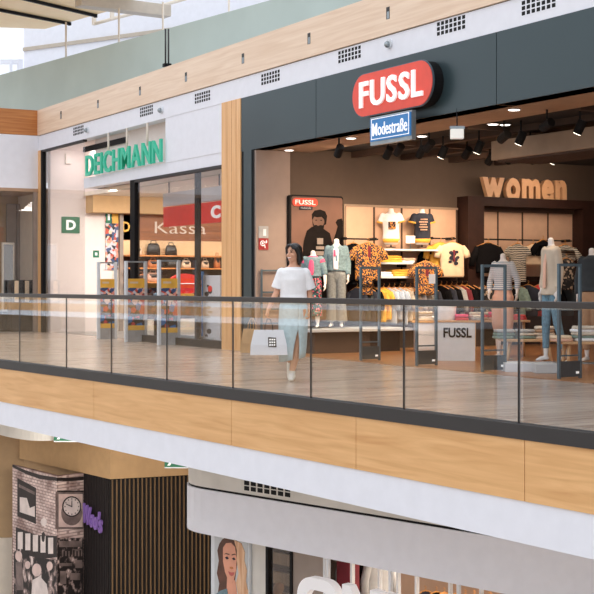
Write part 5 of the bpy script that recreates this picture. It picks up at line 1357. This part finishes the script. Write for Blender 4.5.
for px, py, d, lab, up in ((70,439,23.9,'green exit sign with white arrow under the slab, above the clock mural',1),(178,465.2,24.3,'green exit sign under the slab, beside the curved white fascia',1)):
    q = at(px, py, d); o = thing('exit_sign', lab, 'exit sign', (q.x, q.y, q.z-.03), RZC)
    w = .28 if px < 100 else .24
    mk('box', G().box(-w,w,-.03,.03,-.0,.2), 'green', o); mk('base_strip', G().box(-w,w,-.035,.035,-.02,.0), 'whitemetal', o)
    mk('arrow', G().plate([(-w+.05,.03),(-w+.13,.14),(-w+.16,.14),(-w+.1,.03)], -.036, -.03), 'letterwhite', o)
    mk('rod', G().tube([(0,0,.2),(0,0,-.93-q.z+.03)], .01, 6), 'black', o)
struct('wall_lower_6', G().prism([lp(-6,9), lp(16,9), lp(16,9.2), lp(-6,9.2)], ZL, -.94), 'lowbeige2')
# ================================================================== light
w = bpy.data.worlds.new('atrium_sky'); sc.world = w; w.use_nodes = True; nt = w.node_tree
bgd = nt.nodes['Background']; tcw = nt.nodes.new('ShaderNodeTexCoord'); sx_ = nt.nodes.new('ShaderNodeSeparateXYZ')
nt.links.new(tcw.outputs['Generated'], sx_.inputs[0])
mr = nt.nodes.new('ShaderNodeMapRange'); mr.inputs['From Min'].default_value = -.15; mr.inputs['From Max'].default_value = .6
mr.inputs['To Min'].default_value = .75; mr.inputs['To Max'].default_value = WORLD if 'WORLD' in globals() else 1.55
nt.links.new(sx_.outputs['Z'], mr.inputs['Value']); nt.links.new(mr.outputs[0], bgd.inputs['Strength']); bgd.inputs['Color'].default_value = (.91,.96,1.04,1)
WARM = (1,.78,.56)
sun = light('SUN', 'skylight_sun', (0,40,40), 4.0, (1,.98,.95)); sun.data.angle = .2
el_ = math.radians(25); sun.rotation_euler = Vector((.15,-math.cos(el_),-math.sin(el_))).to_track_quat('-Z','Y').to_euler()
for x in (-17.5,-13,-8.5): light('AREA','shop_lamp',(x,YF+3.5,3.5),45,WARM,size=(1.6,1.6),target=(x,YF+3.5,0))
for y in (YF+1.2, YF+3.6, YF+6): light('AREA','wall_lamp',(XS+1.5,y,3.45),36,(1,.78,.6),size=(.6,1.4),target=(XS,y,1.6))
for y in (12.6, 14.4, 16.4): light('AREA','shoe_shop_lamp',(-29.6,y,3.36),120,(1,.92,.84),size=(1.4,1.2),target=(-30.4,y,0))
light('AREA','entrance_lamp',(-27.5,YF+2,3.36),120,(1,.92,.84),size=(2,1.2),target=(-27.5,YF+2,0))

light('AREA','window_lamp',(-31.2,YF+.75,4.45),14,(1,.95,.92),size=(.8,.6),target=(-31.9,YF+.9,1.5))  # added area light, brightens the white wall behind the left pane
q = at(75,470,20.5); light('AREA','mural_fill_light',(q.x,q.y,-1.12),130,(1,.93,.84),size=(1.1,.4),target=(m1.x,m1.y,-3.6))  # unseen area light added under the slab to lift the mural and bulkhead
q = lp(4.0,3.2); light('AREA','lower_shop_lamp',(q[0],q[1],ZT-.1),260,(1,.78,.58),size=(3,3),target=(q[0],q[1],ZL))
q = lp(0,2.0); light('AREA','lower_shop_lamp',(q[0],q[1],ZT-.1),120,(1,.84,.68),size=(2,1.5),target=(q[0],q[1],ZL))
# ================================================================== camera and view
cam = bpy.data.cameras.new('camera'); co = bpy.data.objects.new('camera', cam); COL.objects.link(co); sc.camera = co
cam.sensor_width = 36; cam.lens = 36*F/594; cam.shift_y = -(297-HY)/594; cam.clip_end = 300
co.location = (0,0,H); co.rotation_euler = (PI/2, 0, RZC)
vs_ = sc.view_settings; vs_.view_transform = 'Standard'; vs_.look = 'None'; vs_.gamma = 1; vs_.use_curve_mapping = False; vs_.exposure = 0.06
sc.cycles.transparent_max_bounces = 24; sc.cycles.max_bounces = 8; sc.cycles.caustics_reflective = False; sc.cycles.caustics_refractive = False
sc.cycles.sample_clamp_indirect = 6
